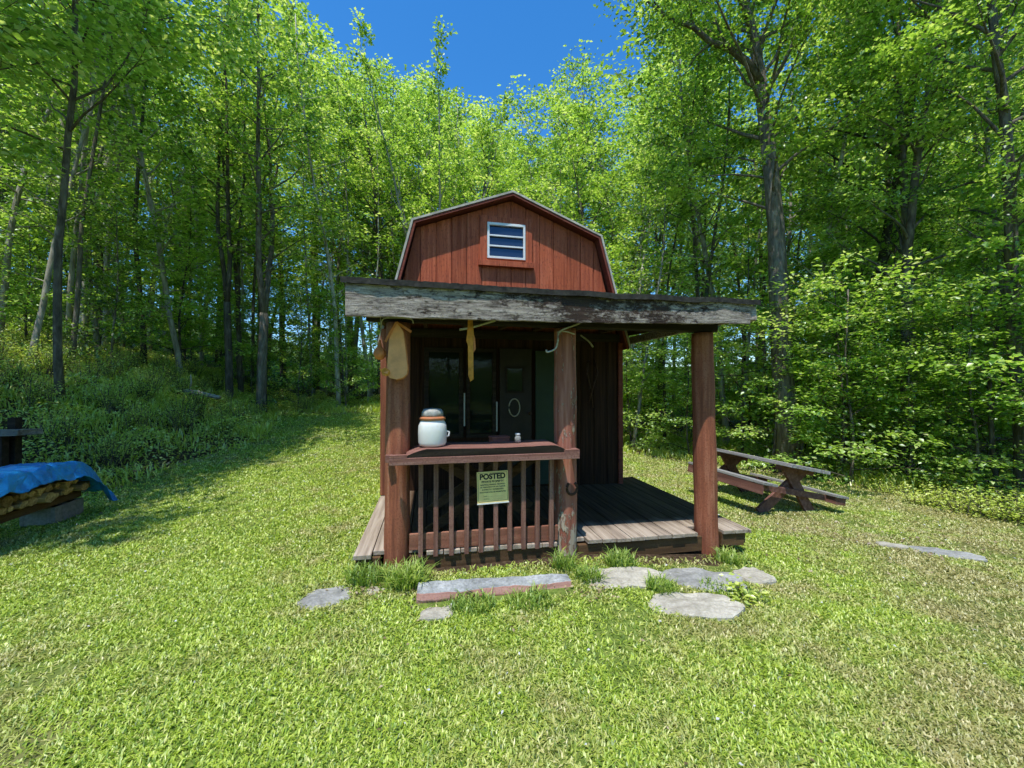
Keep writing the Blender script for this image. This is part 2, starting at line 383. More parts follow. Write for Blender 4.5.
# ------------------------------------------------------------------ terrain
def ss(a, b, x):
    t = np.clip((x - a) / (b - a), 0, 1); return t * t * (3 - 2 * t)
def ground_z(x, y):
    x = np.asarray(x, float); y = np.asarray(y, float)
    r = .0164 * np.maximum(x, 0) * np.maximum(y, 0)
    right = -.46 * (1 - np.exp(-r / .46 * 1.25)) * ss(-.2, 1.5, x + 0 * y)
    far = np.minimum(np.maximum(y - 6, 0), 16)
    back = .085 * far * ss(1.5, -3.0, x)
    foot = -5.8 - .5 * np.maximum(y - 9, 0)
    d = foot - x
    bank = 1.4 * ss(0, 4.3, d) + .22 * np.maximum(d - 4.0, 0)
    bank = np.minimum(bank, 4.5) * ss(1.0, 6.0, y + 0 * x)
    dist = np.sqrt((x + 0 * y) ** 2 + (y + 0 * x) ** 2)
    return 5.0 * ss(36, 62, dist) + right + back + bank + .02 * np.sin(x * 1.7 + y * .9) * np.cos(y * 1.3 - x * .6)
def gz(x, y): return float(ground_z(x, y))
def woods(x, y):
    """0 on the lawn, 1 in the woods"""
    x = np.asarray(x, float); y = np.asarray(y, float)
    foot = -5.9 - .5 * np.maximum(y - 9, 0)
    l = ss(-.3, .5, foot - x)
    b = ss(-.4, .8, y - (13.6 - .22 * np.abs(x + 3)))
    # right treeline: from (2.6,11.5) to (7.3,6.9) and on to (10.5,4)
    rt = ss(-.3, .7, (x - 2.9) * .70 + (y - 11.0) * .71)
    return np.maximum(np.maximum(l, b), rt)

nx, ny = 260, 260
gx = np.concatenate([np.linspace(-90, -14, 20, endpoint=False), np.linspace(-14, 14, 220), np.linspace(14.5, 90, 20)])
gy = np.concatenate([np.linspace(-60, -1, 20, endpoint=False), np.linspace(-1, 20, 200), np.linspace(20.5, 110, 40)])
X, Y = np.meshgrid(gx, gy); Z = ground_z(X, Y)
V = np.stack([X, Y, Z], -1).reshape(-1, 3); nxx = len(gx)
idx = np.arange(len(V)).reshape(len(gy), nxx)
F = np.stack([idx[:-1, :-1], idx[:-1, 1:], idx[1:, 1:], idx[1:, :-1]], -1).reshape(-1, 4)
g = np_mesh('ground', V, F, M['ground']); tag(g, 'lawn and leaf covered woodland floor', 'ground', kind='structure')
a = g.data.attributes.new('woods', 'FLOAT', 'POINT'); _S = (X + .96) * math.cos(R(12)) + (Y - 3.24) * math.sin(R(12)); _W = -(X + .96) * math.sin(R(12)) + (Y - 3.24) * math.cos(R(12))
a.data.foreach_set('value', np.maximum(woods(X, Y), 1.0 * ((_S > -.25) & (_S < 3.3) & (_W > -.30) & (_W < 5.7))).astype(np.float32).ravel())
g.data.polygons.foreach_set('use_smooth', [True] * len(g.data.polygons))

# ------------------------------------------------------------------ cabin frame
YAW = R(12); O = Vector((-.96, 3.24, 0)); cu, su = math.cos(YAW), math.sin(YAW)
def Wp(s, v, z): return Vector((O.x + s * cu - v * su, O.y + s * su + v * cu, z))
def local(x, y):
    dx, dy = x - O.x, y - O.y
    return dx * cu + dy * su, -dx * su + dy * cu
cabin = empty('cabin', O, YAW, 'small red gambrel roofed cabin with log post porch and railing', 'cabin')
WV = 1.83; CB = 5.7
def dz(s): return .155 - .02 * s            # the deck sags to the right
prof = [(-.27, 2.12), (.085, 3.60), (1.355, 4.08), (2.59, 3.60), (2.965, 2.12)]     # wall line under the roof
def roofz(s):
    for (a0, b0), (a1, b1) in zip(prof, prof[1:]):
        if a0 <= s <= a1: return b0 + (b1 - b0) * (s - a0) / (a1 - a0)
    return 2.12
# walls
def board_wall(v0, v1, vfront, kind):
    m = MB(); w = .203; s = -.262
    m.prism_xz([(-.262, .05), (2.972, .05), (2.972, 2.15), (2.585, 3.58), (1.355, 4.06), (.09, 3.58), (-.262, 2.15)], min(v0, v1), max(v0, v1))
    brk = [.085, 1.355, 2.59]
    while s < 2.96:
        e = min(s + w - .012, 2.972)
        xs = [s] + [b for b in brk if s < b < e] + [e]
        top = [(x, roofz(x) - .01) for x in xs]
        m.prism_xz([(s, .06)] + [(e, .06)] + top[::-1], min(v0, vfront) if vfront < v0 else v1 + .001, v0 - .001 if vfront < v0 else vfront)
        s += w
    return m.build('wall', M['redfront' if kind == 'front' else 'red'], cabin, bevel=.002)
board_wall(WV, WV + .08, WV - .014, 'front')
board_wall(CB - .08, CB, CB + .014, 'back')
for sx, sgn in ((-.262, -1), (2.972, 1)):
    m = MB(); v = WV - .014
    m.box(min(sx, sx - sgn * .08), max(sx, sx - sgn * .08), WV + .081, CB - .081, .05, 2.2)
    while v < CB - .05:
        m.box(min(sx + sgn * .001, sx + sgn * .014), max(sx + sgn * .001, sx + sgn * .014), v, min(v + .19, CB), .06, 2.16); v += .203
    m.build('wall', M['red'], cabin, bevel=.002)
MB().box(-.335, -.245, 1.60, 1.69, .17, 2.22).build('corner_post', M['post'], cabin, bevel=.004)
for sx in (-.30, 2.945):
    MB().box(sx, sx + .07, WV - .045, WV - .016, .06, 2.14).build('corner_board', M['redtrim'], cabin, bevel=.003)
# roof
def offs(pts, d):
    out = []
    for i, p in enumerate(pts):
        a = Vector(pts[max(i - 1, 0)]); b = Vector(pts[min(i + 1, len(pts) - 1)])
        ns = []
        for q, r in ((a, Vector(p)), (Vector(p), b)):
            if (r - q).length > 1e-6:
                t = (r - q).normalized(); ns.append(Vector((-t.y, t.x)))
        n = sum(ns, Vector((0, 0))); n.normalize()
        k = d / max(.5, n.dot(ns[0])); out.append((p[0] + n.x * k, p[1] + n.y * k))
    return out
rp = [(-.315, 2.04)] + prof[1:4] + [(3.025, 2.04)]
i0 = offs(rp, .012); i1 = offs(rp, .05); i2 = offs(rp, .062)
roof = MB().prism_xz(i0 + i1[::-1], 1.70, CB + .12).build('roof', M['redtrim'], cabin)
MB().prism_xz(offs(rp, .0505) + i2[::-1], 1.695, CB + .13).build('shingles', M['shingle'], roof)
t0 = offs(rp, .040); t1 = offs(rp, .066)
MB().prism_xz(t0 + t1[::-1], 1.676, 1.694).build('drip_edge', M['drip'], roof)
b0 = offs(rp, .004)
MB().prism_xz(b0 + offs(rp, .033)[::-1], 1.684, 1.6995).build('rake_board', M['redtrim'], roof)
# gable window
gw = MB(); x0, x1, z0, z1 = 1.02, 1.55, 3.25, 3.74
y0, y1 = WV - .05, WV - .015
for bx in ((x0, x1, z1 - .035, z1), (x0, x1, z0, z0 + .03), (x0, x0 + .03, z0 + .03, z1 - .035), (x1 - .03, x1, z0 + .03, z1 - .035)):
    gw.box(bx[0], bx[1], y0, y1, bx[2], bx[3])
for k in (1, 2):
    zz = z0 + .03 + (z1 - z0 - .065) * k / 3; gw.box(x0 + .03, x1 - .03, y0 + .002, y1 - .01, zz - .011, zz + .011)
w = gw.build('window', M['white'], cabin, bevel=.003)
gl = MB()
for k in range(3):
    a0 = z0 + .03 + (z1 - z0 - .065) * k / 3; a1 = z0 + .03 + (z1 - z0 - .065) * (k + 1) / 3
    gl.add([(x0 + .02, y0 + .012, a0), (x1 - .02, y0 + .012, a0), (x1 - .02, y1 - .004, a1), (x0 + .02, y1 - .004, a1)], [(0, 1, 2, 3)])
gl.build('pane', M['louvre'], w)
tr = MB()
tr.box(x0 - .10, x0 - .004, WV - .036, WV - .015, z0 - .03, z1 + .09); tr.box(x1 + .004, x1 + .10, WV - .036, WV - .015, z0 - .03, z1 + .09)
tr.box(x0 - .0035, x1 + .0035, WV - .034, WV - .015, z1 + .004, z1 + .088); tr.box(x0 - .12, x1 + .12, WV - .075, WV - .013, z0 - .11, z0 - .032)
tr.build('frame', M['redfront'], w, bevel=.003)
# porch deck
dk = MB(); s = -.33; k = 0
while s < 3.37:
    e = min(s + .135, 3.38); va = -.115 + random.uniform(-.008, .012)
    # notches round the three posts
    for pc in (0.0, 1.481, 2.946):
        if s < pc + .1 and e > pc - .1: va = .06 if abs((s + e) / 2 - pc) < .09 else -.045
    a_, b_ = dz(s), dz(e)
    vb = WV - .018 if -.25 < (s + e) / 2 < 2.97 else WV + .35 + random.uniform(-.02, .03)
    j = random.uniform(-.003, .003)
    dk.add([(s, va, a_ - .036), (e, va, b_ - .036), (e, vb, b_ - .036), (s, vb, a_ - .036), (s, va, a_ + j), (e, va, b_ + j), (e, vb, b_ + j), (s, vb, a_ + j)],
           [(0, 3, 2, 1), (4, 5, 6, 7), (0, 1, 5, 4), (1, 2, 6, 5), (2, 3, 7, 6), (3, 0, 4, 7)])
    s += .142
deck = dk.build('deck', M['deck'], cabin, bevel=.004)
rm = MB(); rm.bar((.1, -.075, .035), (1.38, -.075, .01), .05, .16); rm.bar((1.58, -.06, .0), (2.85, -.06, -.02), .05, .14)
rm.bar((-.31, -.06, .07), (-.13, -.06, .066), .05, .1); rm.bar((-.30, -.05, .07), (-.30, 2.1, .07), .05, .1); rm.bar((3.35, -.05, -.0), (3.35, 2.1, -.0), .05, .14)
rm.bar((3.07, -.06, -.0), (3.33, -.06, -.01), .05, .13)
rm.build('rim_joist', M['lumber'], deck, bevel=.004)
# posts
def post(s, r, ztop, zbot, mat, lean=0):
    pr = []; n = 46
    for i in range(n + 1):
        z = zbot + (ztop - zbot) * i / n
        t = i / n
        pr.append((r * (1.06 - .1 * t) * (1 + .02 * math.sin(z * 7 + s * 3)), z))
    m = MB(); m.lathe(pr, 26, 0, (0, 0, 0), .035)
    m.v = [(x + s + lean * (z - 1), y, z) for x, y, z in m.v]
    return m.build('post', mat, cabin, smooth=True)
post(0.0, .100, 2.035, -.15, M['post'], .004)
p2 = post(1.481, .104, 2.035, -.25, M['postbare'], 0); tag(p2, 'rough bark stripped log post with pale peeled patches')
post(2.946, .105, 2.035, -.3, M['post'], -.02)
# header, rafters, porch roof
hd = MB(); hd.box(-.25, 3.06, -.06, .06, 2.045, 2.175, jit=.006); hd.build('header_beam', M['darkwood'], cabin, bevel=.006)
rf = MB()
for k in range(8):
    s = -.30 + k * .49
    rf.bar((s, -.22, 2.212), (s + .02, WV - .03 if s < 3.0 else WV + .25, 2.30), .05, .06)
rf.build('rafter', M['lumber'], cabin, bevel=.004)
MB().box(-.25, 2.95, WV - .075, WV - .046, 2.15, 2.262).build('ledger', M['darkwood'], cabin, bevel=.004)
pr = MB(); k = 0; s = -.36
while s < 3.1:
    e = min(s + .19, 3.2); z = random.uniform(-.003, .003)
    pr.add([(s, -.315, 2.245 + z), (e - .006, -.315, 2.245 + z), (e - .006, WV + .3 if s > 3.0 else WV - .02, 2.335 + z), (s, WV + .3 if s > 3.0 else WV - .02, 2.335 + z),
            (s, -.315, 2.267 + z), (e - .006, -.315, 2.267 + z), (e - .006, WV + .3 if s > 3.0 else WV - .02, 2.357 + z), (s, WV + .3 if s > 3.0 else WV - .02, 2.357 + z)],
           [(0, 3, 2, 1), (4, 5, 6, 7), (0, 1, 5, 4), (1, 2, 6, 5), (2, 3, 7, 6), (3, 0, 4, 7)]); s += .19
porch_roof = pr.build('porch_roof', M['lumber'], cabin)
# roofing felt with a ragged, wavy front edge
n = 120; vs = []; fs = []
for i in range(n + 1):
    s = -.375 + 3.62 * i / n
    w_ = .012 * mnoise.noise(Vector((s * 4, 0, 0))) + .006 * mnoise.noise(Vector((s * 19, 3, 0)))
    h_ = .010 * mnoise.noise(Vector((s * 3, 7, 0))) + .006 * mnoise.noise(Vector((s * 23, 9, 0)))
    sg = -.012 * math.sin(math.pi * (s + .4) / 3.85)
    vs += [(s, -.368 + w_ * .6, 2.264 + h_ * 1.2 + sg), (s, -.372 + w_ * .6, 2.300 + h_ + sg), (s, -.30, 2.312 + h_ + sg), (s, WV + .28 if s > 2.99 else WV - .02, 2.378 + h_ * .5)]
for i in range(n):
    for j in range(3): fs.append((i * 4 + j, (i + 1) * 4 + j, (i + 1) * 4 + j + 1, i * 4 + j + 1))
fe = MB().add(vs, fs).build('roofing_felt', M['roofing'], porch_roof)
so = fe.modifiers.new('thick', 'SOLIDIFY'); so.thickness = .012; so.offset = 1
def fboard(s0, s1, zt0, zt1, zb0, zb1, v0, v1, seed):
    n = 46; vs = []; fs = []
    for i in range(n + 1):
        t = i / n; s = s0 + (s1 - s0) * t
        e = .006 * mnoise.noise(Vector((s * 8, seed, 0))) + .004 * mnoise.noise(Vector((s * 30, seed, 2)))
        zb = zb0 + (zb1 - zb0) * t + e; zt = zt0 + (zt1 - zt0) * t
        bow = .004 * math.sin(t * 5)
        vs += [(s, v0 + bow, zb), (s, v0 + bow, zt), (s, v1 + bow, zt), (s, v1 + bow, zb)]
    for i in range(n):
        for j in range(4): fs.append((i * 4 + j, i * 4 + (j + 1) % 4, (i + 1) * 4 + (j + 1) % 4, (i + 1) * 4 + j))
    fs += [(0, 3, 2, 1), (n * 4, n * 4 + 1, n * 4 + 2, n * 4 + 3)]
    return MB().add(vs, fs).build('fascia_board', M['fascia'], cabin)
fboard(-.345, 1.32, 2.262, 2.262, 2.025, 2.035, -.36, -.32, 1.5)
fboard(1.324, 3.15, 2.258, 2.282, 2.035, 2.085, -.355, -.317, 6.5)
MB().box(3.155, 3.225, -.35, -.29, 2.115, 2.255, jit=.008).box(3.16, 3.21, -.285, WV + .2, 2.14, 2.24).build('side_fascia', M['fascia'], cabin, bevel=.004)

# railing
rail = empty('railing', (0, 0, 0)); rail.parent = cabin
m = MB(); m.bar((-.045, -.225, .915), (1.525, -.225, .912), .045, .055)
m.bar((-.045, -.225, .955), (.09, -.225, .955), .045, .024).bar((1.385, -.225, .952), (1.525, -.225, .952), .045, .024)
m.bar((-.06, -.155, .925), (-.06, -.10, .925), .05, .06, (0, 0, 1)).bar((1.52, -.20, .925), (1.52, -.10, .925), .05, .06, (0, 0, 1)).build('rail', M['rail'], rail, bevel=.003)
n = 40; vs = []; fs = []; mi = []
for i in range(n + 1):
    t = i / n; s = .075 + 1.33 * t
    d_ = -.05 * max(0, 1 - t * 8) ** 1.4 - .05 * max(0, (t - .92) * 12) ** 1.5 + .004 * math.sin(t * 7 + 1) + .003 * mnoise.noise(Vector((s * 14, 0, 0)))
    d2 = max(d_, -.012)
    vs += [(s, -.236, .943 + d2 * .3), (s, .06, .943 + d2 * .3), (s, .06, 1.012 + d_), (s, -.243, 1.004 + d_)]
for i in range(n):
    for j in range(4): fs.append((i * 4 + j, i * 4 + (j + 1) % 4, (i + 1) * 4 + (j + 1) % 4, (i + 1) * 4 + j)); mi.append(1 if j == 3 else 0)
fs += [(0, 1, 2, 3), (n * 4 + 3, n * 4 + 2, n * 4 + 1, n * 4)]; mi += [1, 1]
m = MB().add(vs, fs); m.mi = mi; m.build('rail_cap', [M['rail'], M['darkwood']], rail, bevel=.002)
for k in range(10):
    s = .195 + k * .1235
    m = MB(); m.bar((s + random.uniform(-.004, .004), -.118, .94), (s + random.uniform(-.006, .006), -.118, .115 - .012 * s + random.uniform(-.008, .008)), .038, .034, (0, 1, 0))
    m.build('baluster', M['baluster'], rail, bevel=.003)
m = MB(); m.bar((.10, -.085, .225), (1.38, -.085, .205), .024, .135); m.build('toe_board', M['toe'], rail, bevel=.004)

# front wall under the porch: window, doors
def frame_box(mb, x0, x1, z0, z1, y0, y1, w):
    mb.box(x0, x1, y0, y1, z1 - w, z1); mb.box(x0, x1, y0, y1, z0, z0 + w)
    mb.box(x0, x0 + w, y0, y1, z0 + w, z1 - w); mb.box(x1 - w, x1, y0, y1, z0 + w, z1 - w)
VW = WV - .014
win = MB(); frame_box(win, .19, .70, .82, 2.02, VW - .035, VW - .002, .06)
win = win.build('window', M['darkwood'], cabin, bevel=.003)
MB().box(.252, .638, VW - .012, VW - .006, .88, 1.96).build('pane', M['glass'], win)
win = MB(); frame_box(win, .74, 1.14, .82, 2.02, VW - .035, VW - .002, .05)
win = win.build('window', M['darkwood'], cabin, bevel=.003)
MB().box(.792, 1.088, VW - .012, VW - .006, .88, 1.965).build('pane', M['glass'], win)
MB().box(.703, .722, VW - .03, VW - .004, .98, 1.42).build('lit_edge_strip', M['pale'], win)  # pale strips stand in for light on the window frame edges
MB().box(1.142, 1.16, VW - .03, VW - .004, .9, 1.30).build('lit_edge_strip', M['pale'], win)
dr = MB(); dr.box(1.19, 1.64, VW - .03, VW - .003, .15, 2.03)
dr = dr.build('door', M['doordark'], cabin, bevel=.004)
m = MB(); frame_box(m, 1.27, 1.53, 1.42, 1.78, VW - .045, VW - .032, .025); m.build('frame', M['darkwood'], dr)
MB().box(1.296, 1.504, VW - .038, VW - .033, 1.446, 1.754).build('pane', M['glass'], dr)
pts = [(1.39 + .075 * math.cos(a), VW - .05, 1.22 + .12 * math.sin(a)) for a in np.linspace(0, 2 * math.pi, 25)]
m = MB(); m.tube(pts, .009, 6, cap=False)
m.build('oval_knocker', M['rope'], dr, smooth=True)
MB().lathe([(.02, 0), (.03, .02), (.02, .04)], 12, 0, (1.60, VW - .07, 1.12)).build('handle', M['iron'], dr, smooth=True)
# green storm door folded back against the wall
gd = MB(); gd.box(1.69, 2.10, VW - .055, VW - .02, .16, 2.0); frame_box(gd, 1.69, 2.10, .16, 2.0, VW - .068, VW - .0555, .06)
gd.build('door', M['green'], cabin, bevel=.004, label='faded green storm door folded back against the wall')
m = MB(); frame_box(m, 2.14, 2.30, .16, 2.05, VW - .04, VW - .003, .05); m.build('door_jamb', M['darkwood'], cabin)

# ------------------------------------------------------------------ things on the porch
# white crock
cr = empty('crock', Wp(.285, -.08, 1.012), YAW, 'white glazed crock with terracotta rim and grey lid on the porch rail', 'crock')
MB().lathe([(.085, 0), (.108, .006), (.116, .03), (.118, .12), (.115, .17), (.10, .205), (.088, .218)], 36).build('body', M['crock'], cr, smooth=True)
MB().lathe([(.092, .214), (.108, .22), (.108, .236), (.094, .243)], 36).build('rim', M['terra'], cr, smooth=True)
MB().lathe([(.088, .2435), (.09, .26), (.086, .285), (.07, .305), (.02, .31)], 24, wob=.05).build('lid', M['cloudy'], cr, smooth=True)
m = MB(); m.tube([(.112, 0, .07), (.135, 0, .08), (.138, 0, .11), (.112, 0, .12)], .008, 8); m.build('spout', M['crock'], cr, smooth=True)
# table with crossed legs
tb = empty('porch_table', Wp(.82, .62, 0), YAW, 'brown plank table with crossed legs behind the porch railing', 'table')
zb = .14
for yy in (-.30, .32):
    for a_, b_ in (((-.58, zb), (.52, .84)), ((.58, zb), (-.52, .84))):
        m = MB(); o_ = .022 if a_[0] < 0 else -.022
        m.bar((a_[0], yy + o_, a_[1]), (b_[0], yy + o_, b_[1]), .04, .085, (0, 0, 1)); m.build('leg', M['lumber'], tb, bevel=.003)
m = MB()
for k in range(5): m.box(-.62, .62, -.42 + k * .17, -.42 + k * .17 + .162, .845, .88)
m.build('tabletop', M['darkwood'], tb, bevel=.003)
bx = empty('box', Wp(.90, .20, .882), YAW + .2, 'dull red box on the porch table behind the railing', 'box')
m = MB(); m.box(-.085, .085, -.05, .05, 0, .14); m.build('body', M['brick'], bx, bevel=.004)
m = MB(); m.box(-.09, .09, -.055, .055, .1405, .158); m.build('lid', M['brick'], bx, bevel=.003)
jar = empty('glass_jar', Wp(1.02, -.06, 1.013), YAW, 'small pale jar standing at the middle of the porch rail', 'jar')
MB().lathe([(.02, 0), (.027, .004), (.028, .045), (.02, .058), (.018, .062)], 20).build('body', M['cloudy'], jar, smooth=True)
MB().lathe([(.022, .0625), (.023, .078), (.02, .08)], 20).build('lid', M['white'], jar, smooth=True)
# sign
sg = empty('posted_sign', Wp(.785, -.142, .655), rot=(0, R(-1.5), YAW), label='pale yellow POSTED sign nailed to the porch balusters', cat='sign')
W2, H2 = .133, .132
m = MB(); m.box(-W2, W2, 0, .004, -H2, H2); m.build('plate', M['signp'], sg, bevel=.002)
m = MB(); frame_box(m, -W2 + .008, W2 - .008, -H2 + .012, H2 - .010, -.001, -.0004, .0025); m.build('border', M['black'], sg)
m = MB(); m.box(-W2 - .003, W2 + .003, -.002, .006, -H2 - .010, -H2 - .0005); m.build('bottom_strip', M['white'], sg)
def text(body, size, x, z, parent, bold=.0, xs=1):
    c = bpy.data.curves.new('lettering', 'FONT'); c.body = body; c.size = size; c.align_x = 'CENTER'; c.align_y = 'CENTER'; c.offset = bold
    c.materials.append(M['black']); tmp = bpy.data.objects.new('lettering', c); COL.objects.link(tmp); bpy.context.view_layer.update()
    me = bpy.data.meshes.new_from_object(tmp.evaluated_get(bpy.context.evaluated_depsgraph_get())); bpy.data.objects.remove(tmp); me.name = 'lettering'
    if not me.materials: me.materials.append(M['black'])
    o = bpy.data.objects.new('lettering', me); COL.objects.link(o); o.parent = parent
    o.location = (x, -.0016, z); o.rotation_euler = (R(90), 0, 0); o.scale = (xs, 1, 1)
text('POSTED', .064, 0, .088, sg, .0028, .95)
text('PRIVATE PROPERTY', .0215, 0, .046, sg, .0008)
text('HUNTING, FISHING, TRAPPING', .0155, 0, .021, sg, .0004)
text('OR TRESPASSING FOR ANY PURPOSE', .013, 0, .001, sg, .0004)
text('IS STRICTLY FORBIDDEN', .0165, 0, -.020, sg, .0004)
text('VIOLATORS WILL BE PROSECUTED', .0145, 0, -.042, sg, .0004)
text('NAME ______________________', .0115, 0, -.075, sg)
text('ADDRESS ___________________', .0115, 0, -.098, sg)
# horseshoe
hs = empty('horseshoe', Wp(1.50, -.112, .60), YAW, 'rusty horseshoe nailed to the middle log post', 'horseshoe')
m = MB(); pts = [(.047 * math.cos(a), -.012, .056 * math.sin(a)) for a in np.linspace(R(125), R(415), 22)]
m.tube(pts, .012, 8); m.build('shoe', M['iron'], hs, smooth=True)
for a in (170, 250, 340): MB().lathe([(.005, 0), (.005, .006)], 6, 0, (.047 * math.cos(R(a)), -.026, .056 * math.sin(R(a)))).build('nail', M['iron'], hs)
# hanging tan board with peaked top
pl = empty('hanging_board', Wp(.0, -.155, 1.56), YAW, 'tan board with peaked top and rounded foot hanging on the left post', 'board')
poly = [(-.075, .04), (-.05, .012), (0, 0), (.05, .012), (.082, .045), (.088, .085), (.055, .38), (.012, .455), (-.035, .40), (-.055, .33)]
m = MB(); m.prism_xz(poly, -.012, .012); m.build('face', M['tan'], pl, bevel=.003)
m = MB(); pts = [(x * 1.03, .004, z) for x, z in poly[2:9]]; m.tube(pts, .009, 6); m.build('edge', M['orange'], pl, smooth=True)
m = MB(); m.bar((-.0, -.004, .46), (.115, -.01, .385), .03, .02); m.bar((.0, -.004, .46), (-.085, -.01, .30), .03, .018); m.build('flap', M['orange'], pl, bevel=.003)
# gourd
gd = empty('hanging_gourd', Wp(-.135, -.10, 1.72), YAW, 'small orange brown gourd hanging left of the left post', 'gourd')
MB().lathe([(.01, 0), (.035, .01), (.05, .045), (.042, .08), (.02, .105), (.012, .14), (.006, .16)], 18).build('gourd_body', M['orange'], gd, smooth=True)
MB().tube([(0, 0, .16), (.01, .01, .25), (.0, .02, .38)], .003, 5).build('string', M['rope'], gd)
lf = empty('wooden_bird', Wp(-.085, -.17, 1.585), YAW, 'small yellow wooden bird at the foot of the hanging tan board', 'ornament')
m = MB(); m.prism_xz([(-.05, .07), (-.03, .055), (0, .07), (.035, .05), (.04, .02), (.01, 0), (-.02, .01), (-.03, .035)], -.01, .01); m.build('bird_body', M['ochre'], lf, bevel=.002)
m = MB(); m.prism_xz([(-.01, .03), (.03, .045), (.02, .02)], -.016, -.0105); m.build('wing', M['tan'], lf)
# ochre hanging slat
oc = empty('wooden_pendant', Wp(.585, -.19, 1.545), YAW, 'narrow ochre wooden slat with pointed tip hanging under the fascia', 'pendant')
m = MB(); m.prism_xz([(.006, .0), (.03, .02), (.028, .30), (.034, .38), (.02, .56), (-.012, .56), (-.022, .40), (-.03, .34), (-.016, .30), (-.012, .05)], -.009, .009); m.build('blade', M['ochre'], oc, bevel=.002)
m = MB(); m.prism_xz([(.03, .24), (.05, .27), (.044, .36), (.03, .40)], -.006, .006); m.build('strip', M['orange'], oc, bevel=.002)
# cords and sticks under the roof
def cord(name, pts, r, label, mat='rope', cat='cord', grp=None):
    ps = [Vector(p) for p in pts]; out = []
    for i in range(len(ps) - 1):
        p0, p1, p2, p3 = ps[max(i - 1, 0)], ps[i], ps[i + 1], ps[min(i + 2, len(ps) - 1)]
        for j in range(5):
            t = j / 5
            out.append(.5 * ((2 * p1) + (p2 - p0) * t + (2 * p0 - 5 * p1 + 4 * p2 - p3) * t * t + (3 * p1 - p0 - 3 * p2 + p3) * t ** 3))
    out.append(ps[-1])
    o = MB().tube(out, r, 6).build(name, M[mat], None, smooth=True); o.location = O; o.rotation_euler = (0, 0, YAW)
    return tag(o, label, cat, grp)
cord('cord', [(1.62, -.20, 2.09), (1.50, -.20, 2.04), (1.36, -.20, 1.98), (1.345, -.20, 1.90), (1.32, -.20, 1.83), (1.25, -.20, 1.80), (1.24, -.2, 1.82)], .008, 'pale bent cord hanging by the top of the middle post')
cord('cord', [(1.34, -.20, 1.975), (1.42, -.16, 1.99), (1.52, -.14, 1.97)], .006, 'short pale cord looped round the middle post')
cord('stick', [(.50, -.2, 1.97), (.62, -.18, 2.0), (.86, -.19, 2.08)], .010, 'bare crooked stick tucked behind the ochre slat', 'rope', 'stick')
cord('wire', [(-.12, -.13, 1.98), (-.09, -.17, 2.045), (.10, -.17, 2.05), (.13, -.13, 2.02)], .005, 'bent wire round the top of the left post', 'rope', 'wire')
cord('antler', [(1.86, .55, 2.06), (1.93, .5, 1.99), (1.98, .5, 1.93)], .010, 'short pale antler stick under the roof right of the middle post', 'rope', 'stick')
tl = empty('hanging_tool', Wp(2.52, WV - .05, 1.15), YAW, 'dark iron tongs hanging on the wall right of the doors', 'tool')
MB().tube([(-.05, 0, .72), (-.07, -.01, .55), (-.03, -.01, .38), (.02, -.01, .05)], .013, 6).build('arm', M['iron'], tl, smooth=True)
MB().tube([(.05, -.02, .72), (.08, -.03, .55), (.02, -.03, .38), (-.06, -.03, .12)], .013, 6).build('arm', M['iron'], tl, smooth=True)

# ------------------------------------------------------------------ step and stones
def on_ground(px, py):                      # only used to type positions in metres below
    pass
st = empty('step_timber', (-.12, 2.88, gz(-.1, 2.84) - .03), R(9), 'faded brick red timber step with grey top before the railing', 'step')
n = 26; vs = []; fs = []; sec = [(-.085, 0), (-.095, .05), (-.08, .09), (.07, .10), (.08, .0)]
for i in range(n + 1):
    t = i / n; x = -.57 + 1.14 * t
    for j, (yy, zz) in enumerate(sec):
        q = .012 * mnoise.noise(Vector((x * 6, j * 3.3, 1))) + .006 * mnoise.noise(Vector((x * 21, j * 3.3, 5)))
        vs.append((x, yy + q + (.03 * t if j < 3 else 0), zz + q * .7 - .02 * t))
m5 = len(sec)
for i in range(n):
    for j in range(m5): fs.append((i * m5 + j, i * m5 + (j + 1) % m5, (i + 1) * m5 + (j + 1) % m5, (i + 1) * m5 + j))
fs += [tuple(range(m5)), tuple(n * m5 + j for j in range(m5))[::-1]]
mm = MB(); mm.add(vs, fs); mm.mi = [1 if (i < n * m5 and i % m5 == 2) else 0 for i in range(len(fs))]
mm.build('timber', [M['timber'], M['stepTop']], st, bevel=.006)

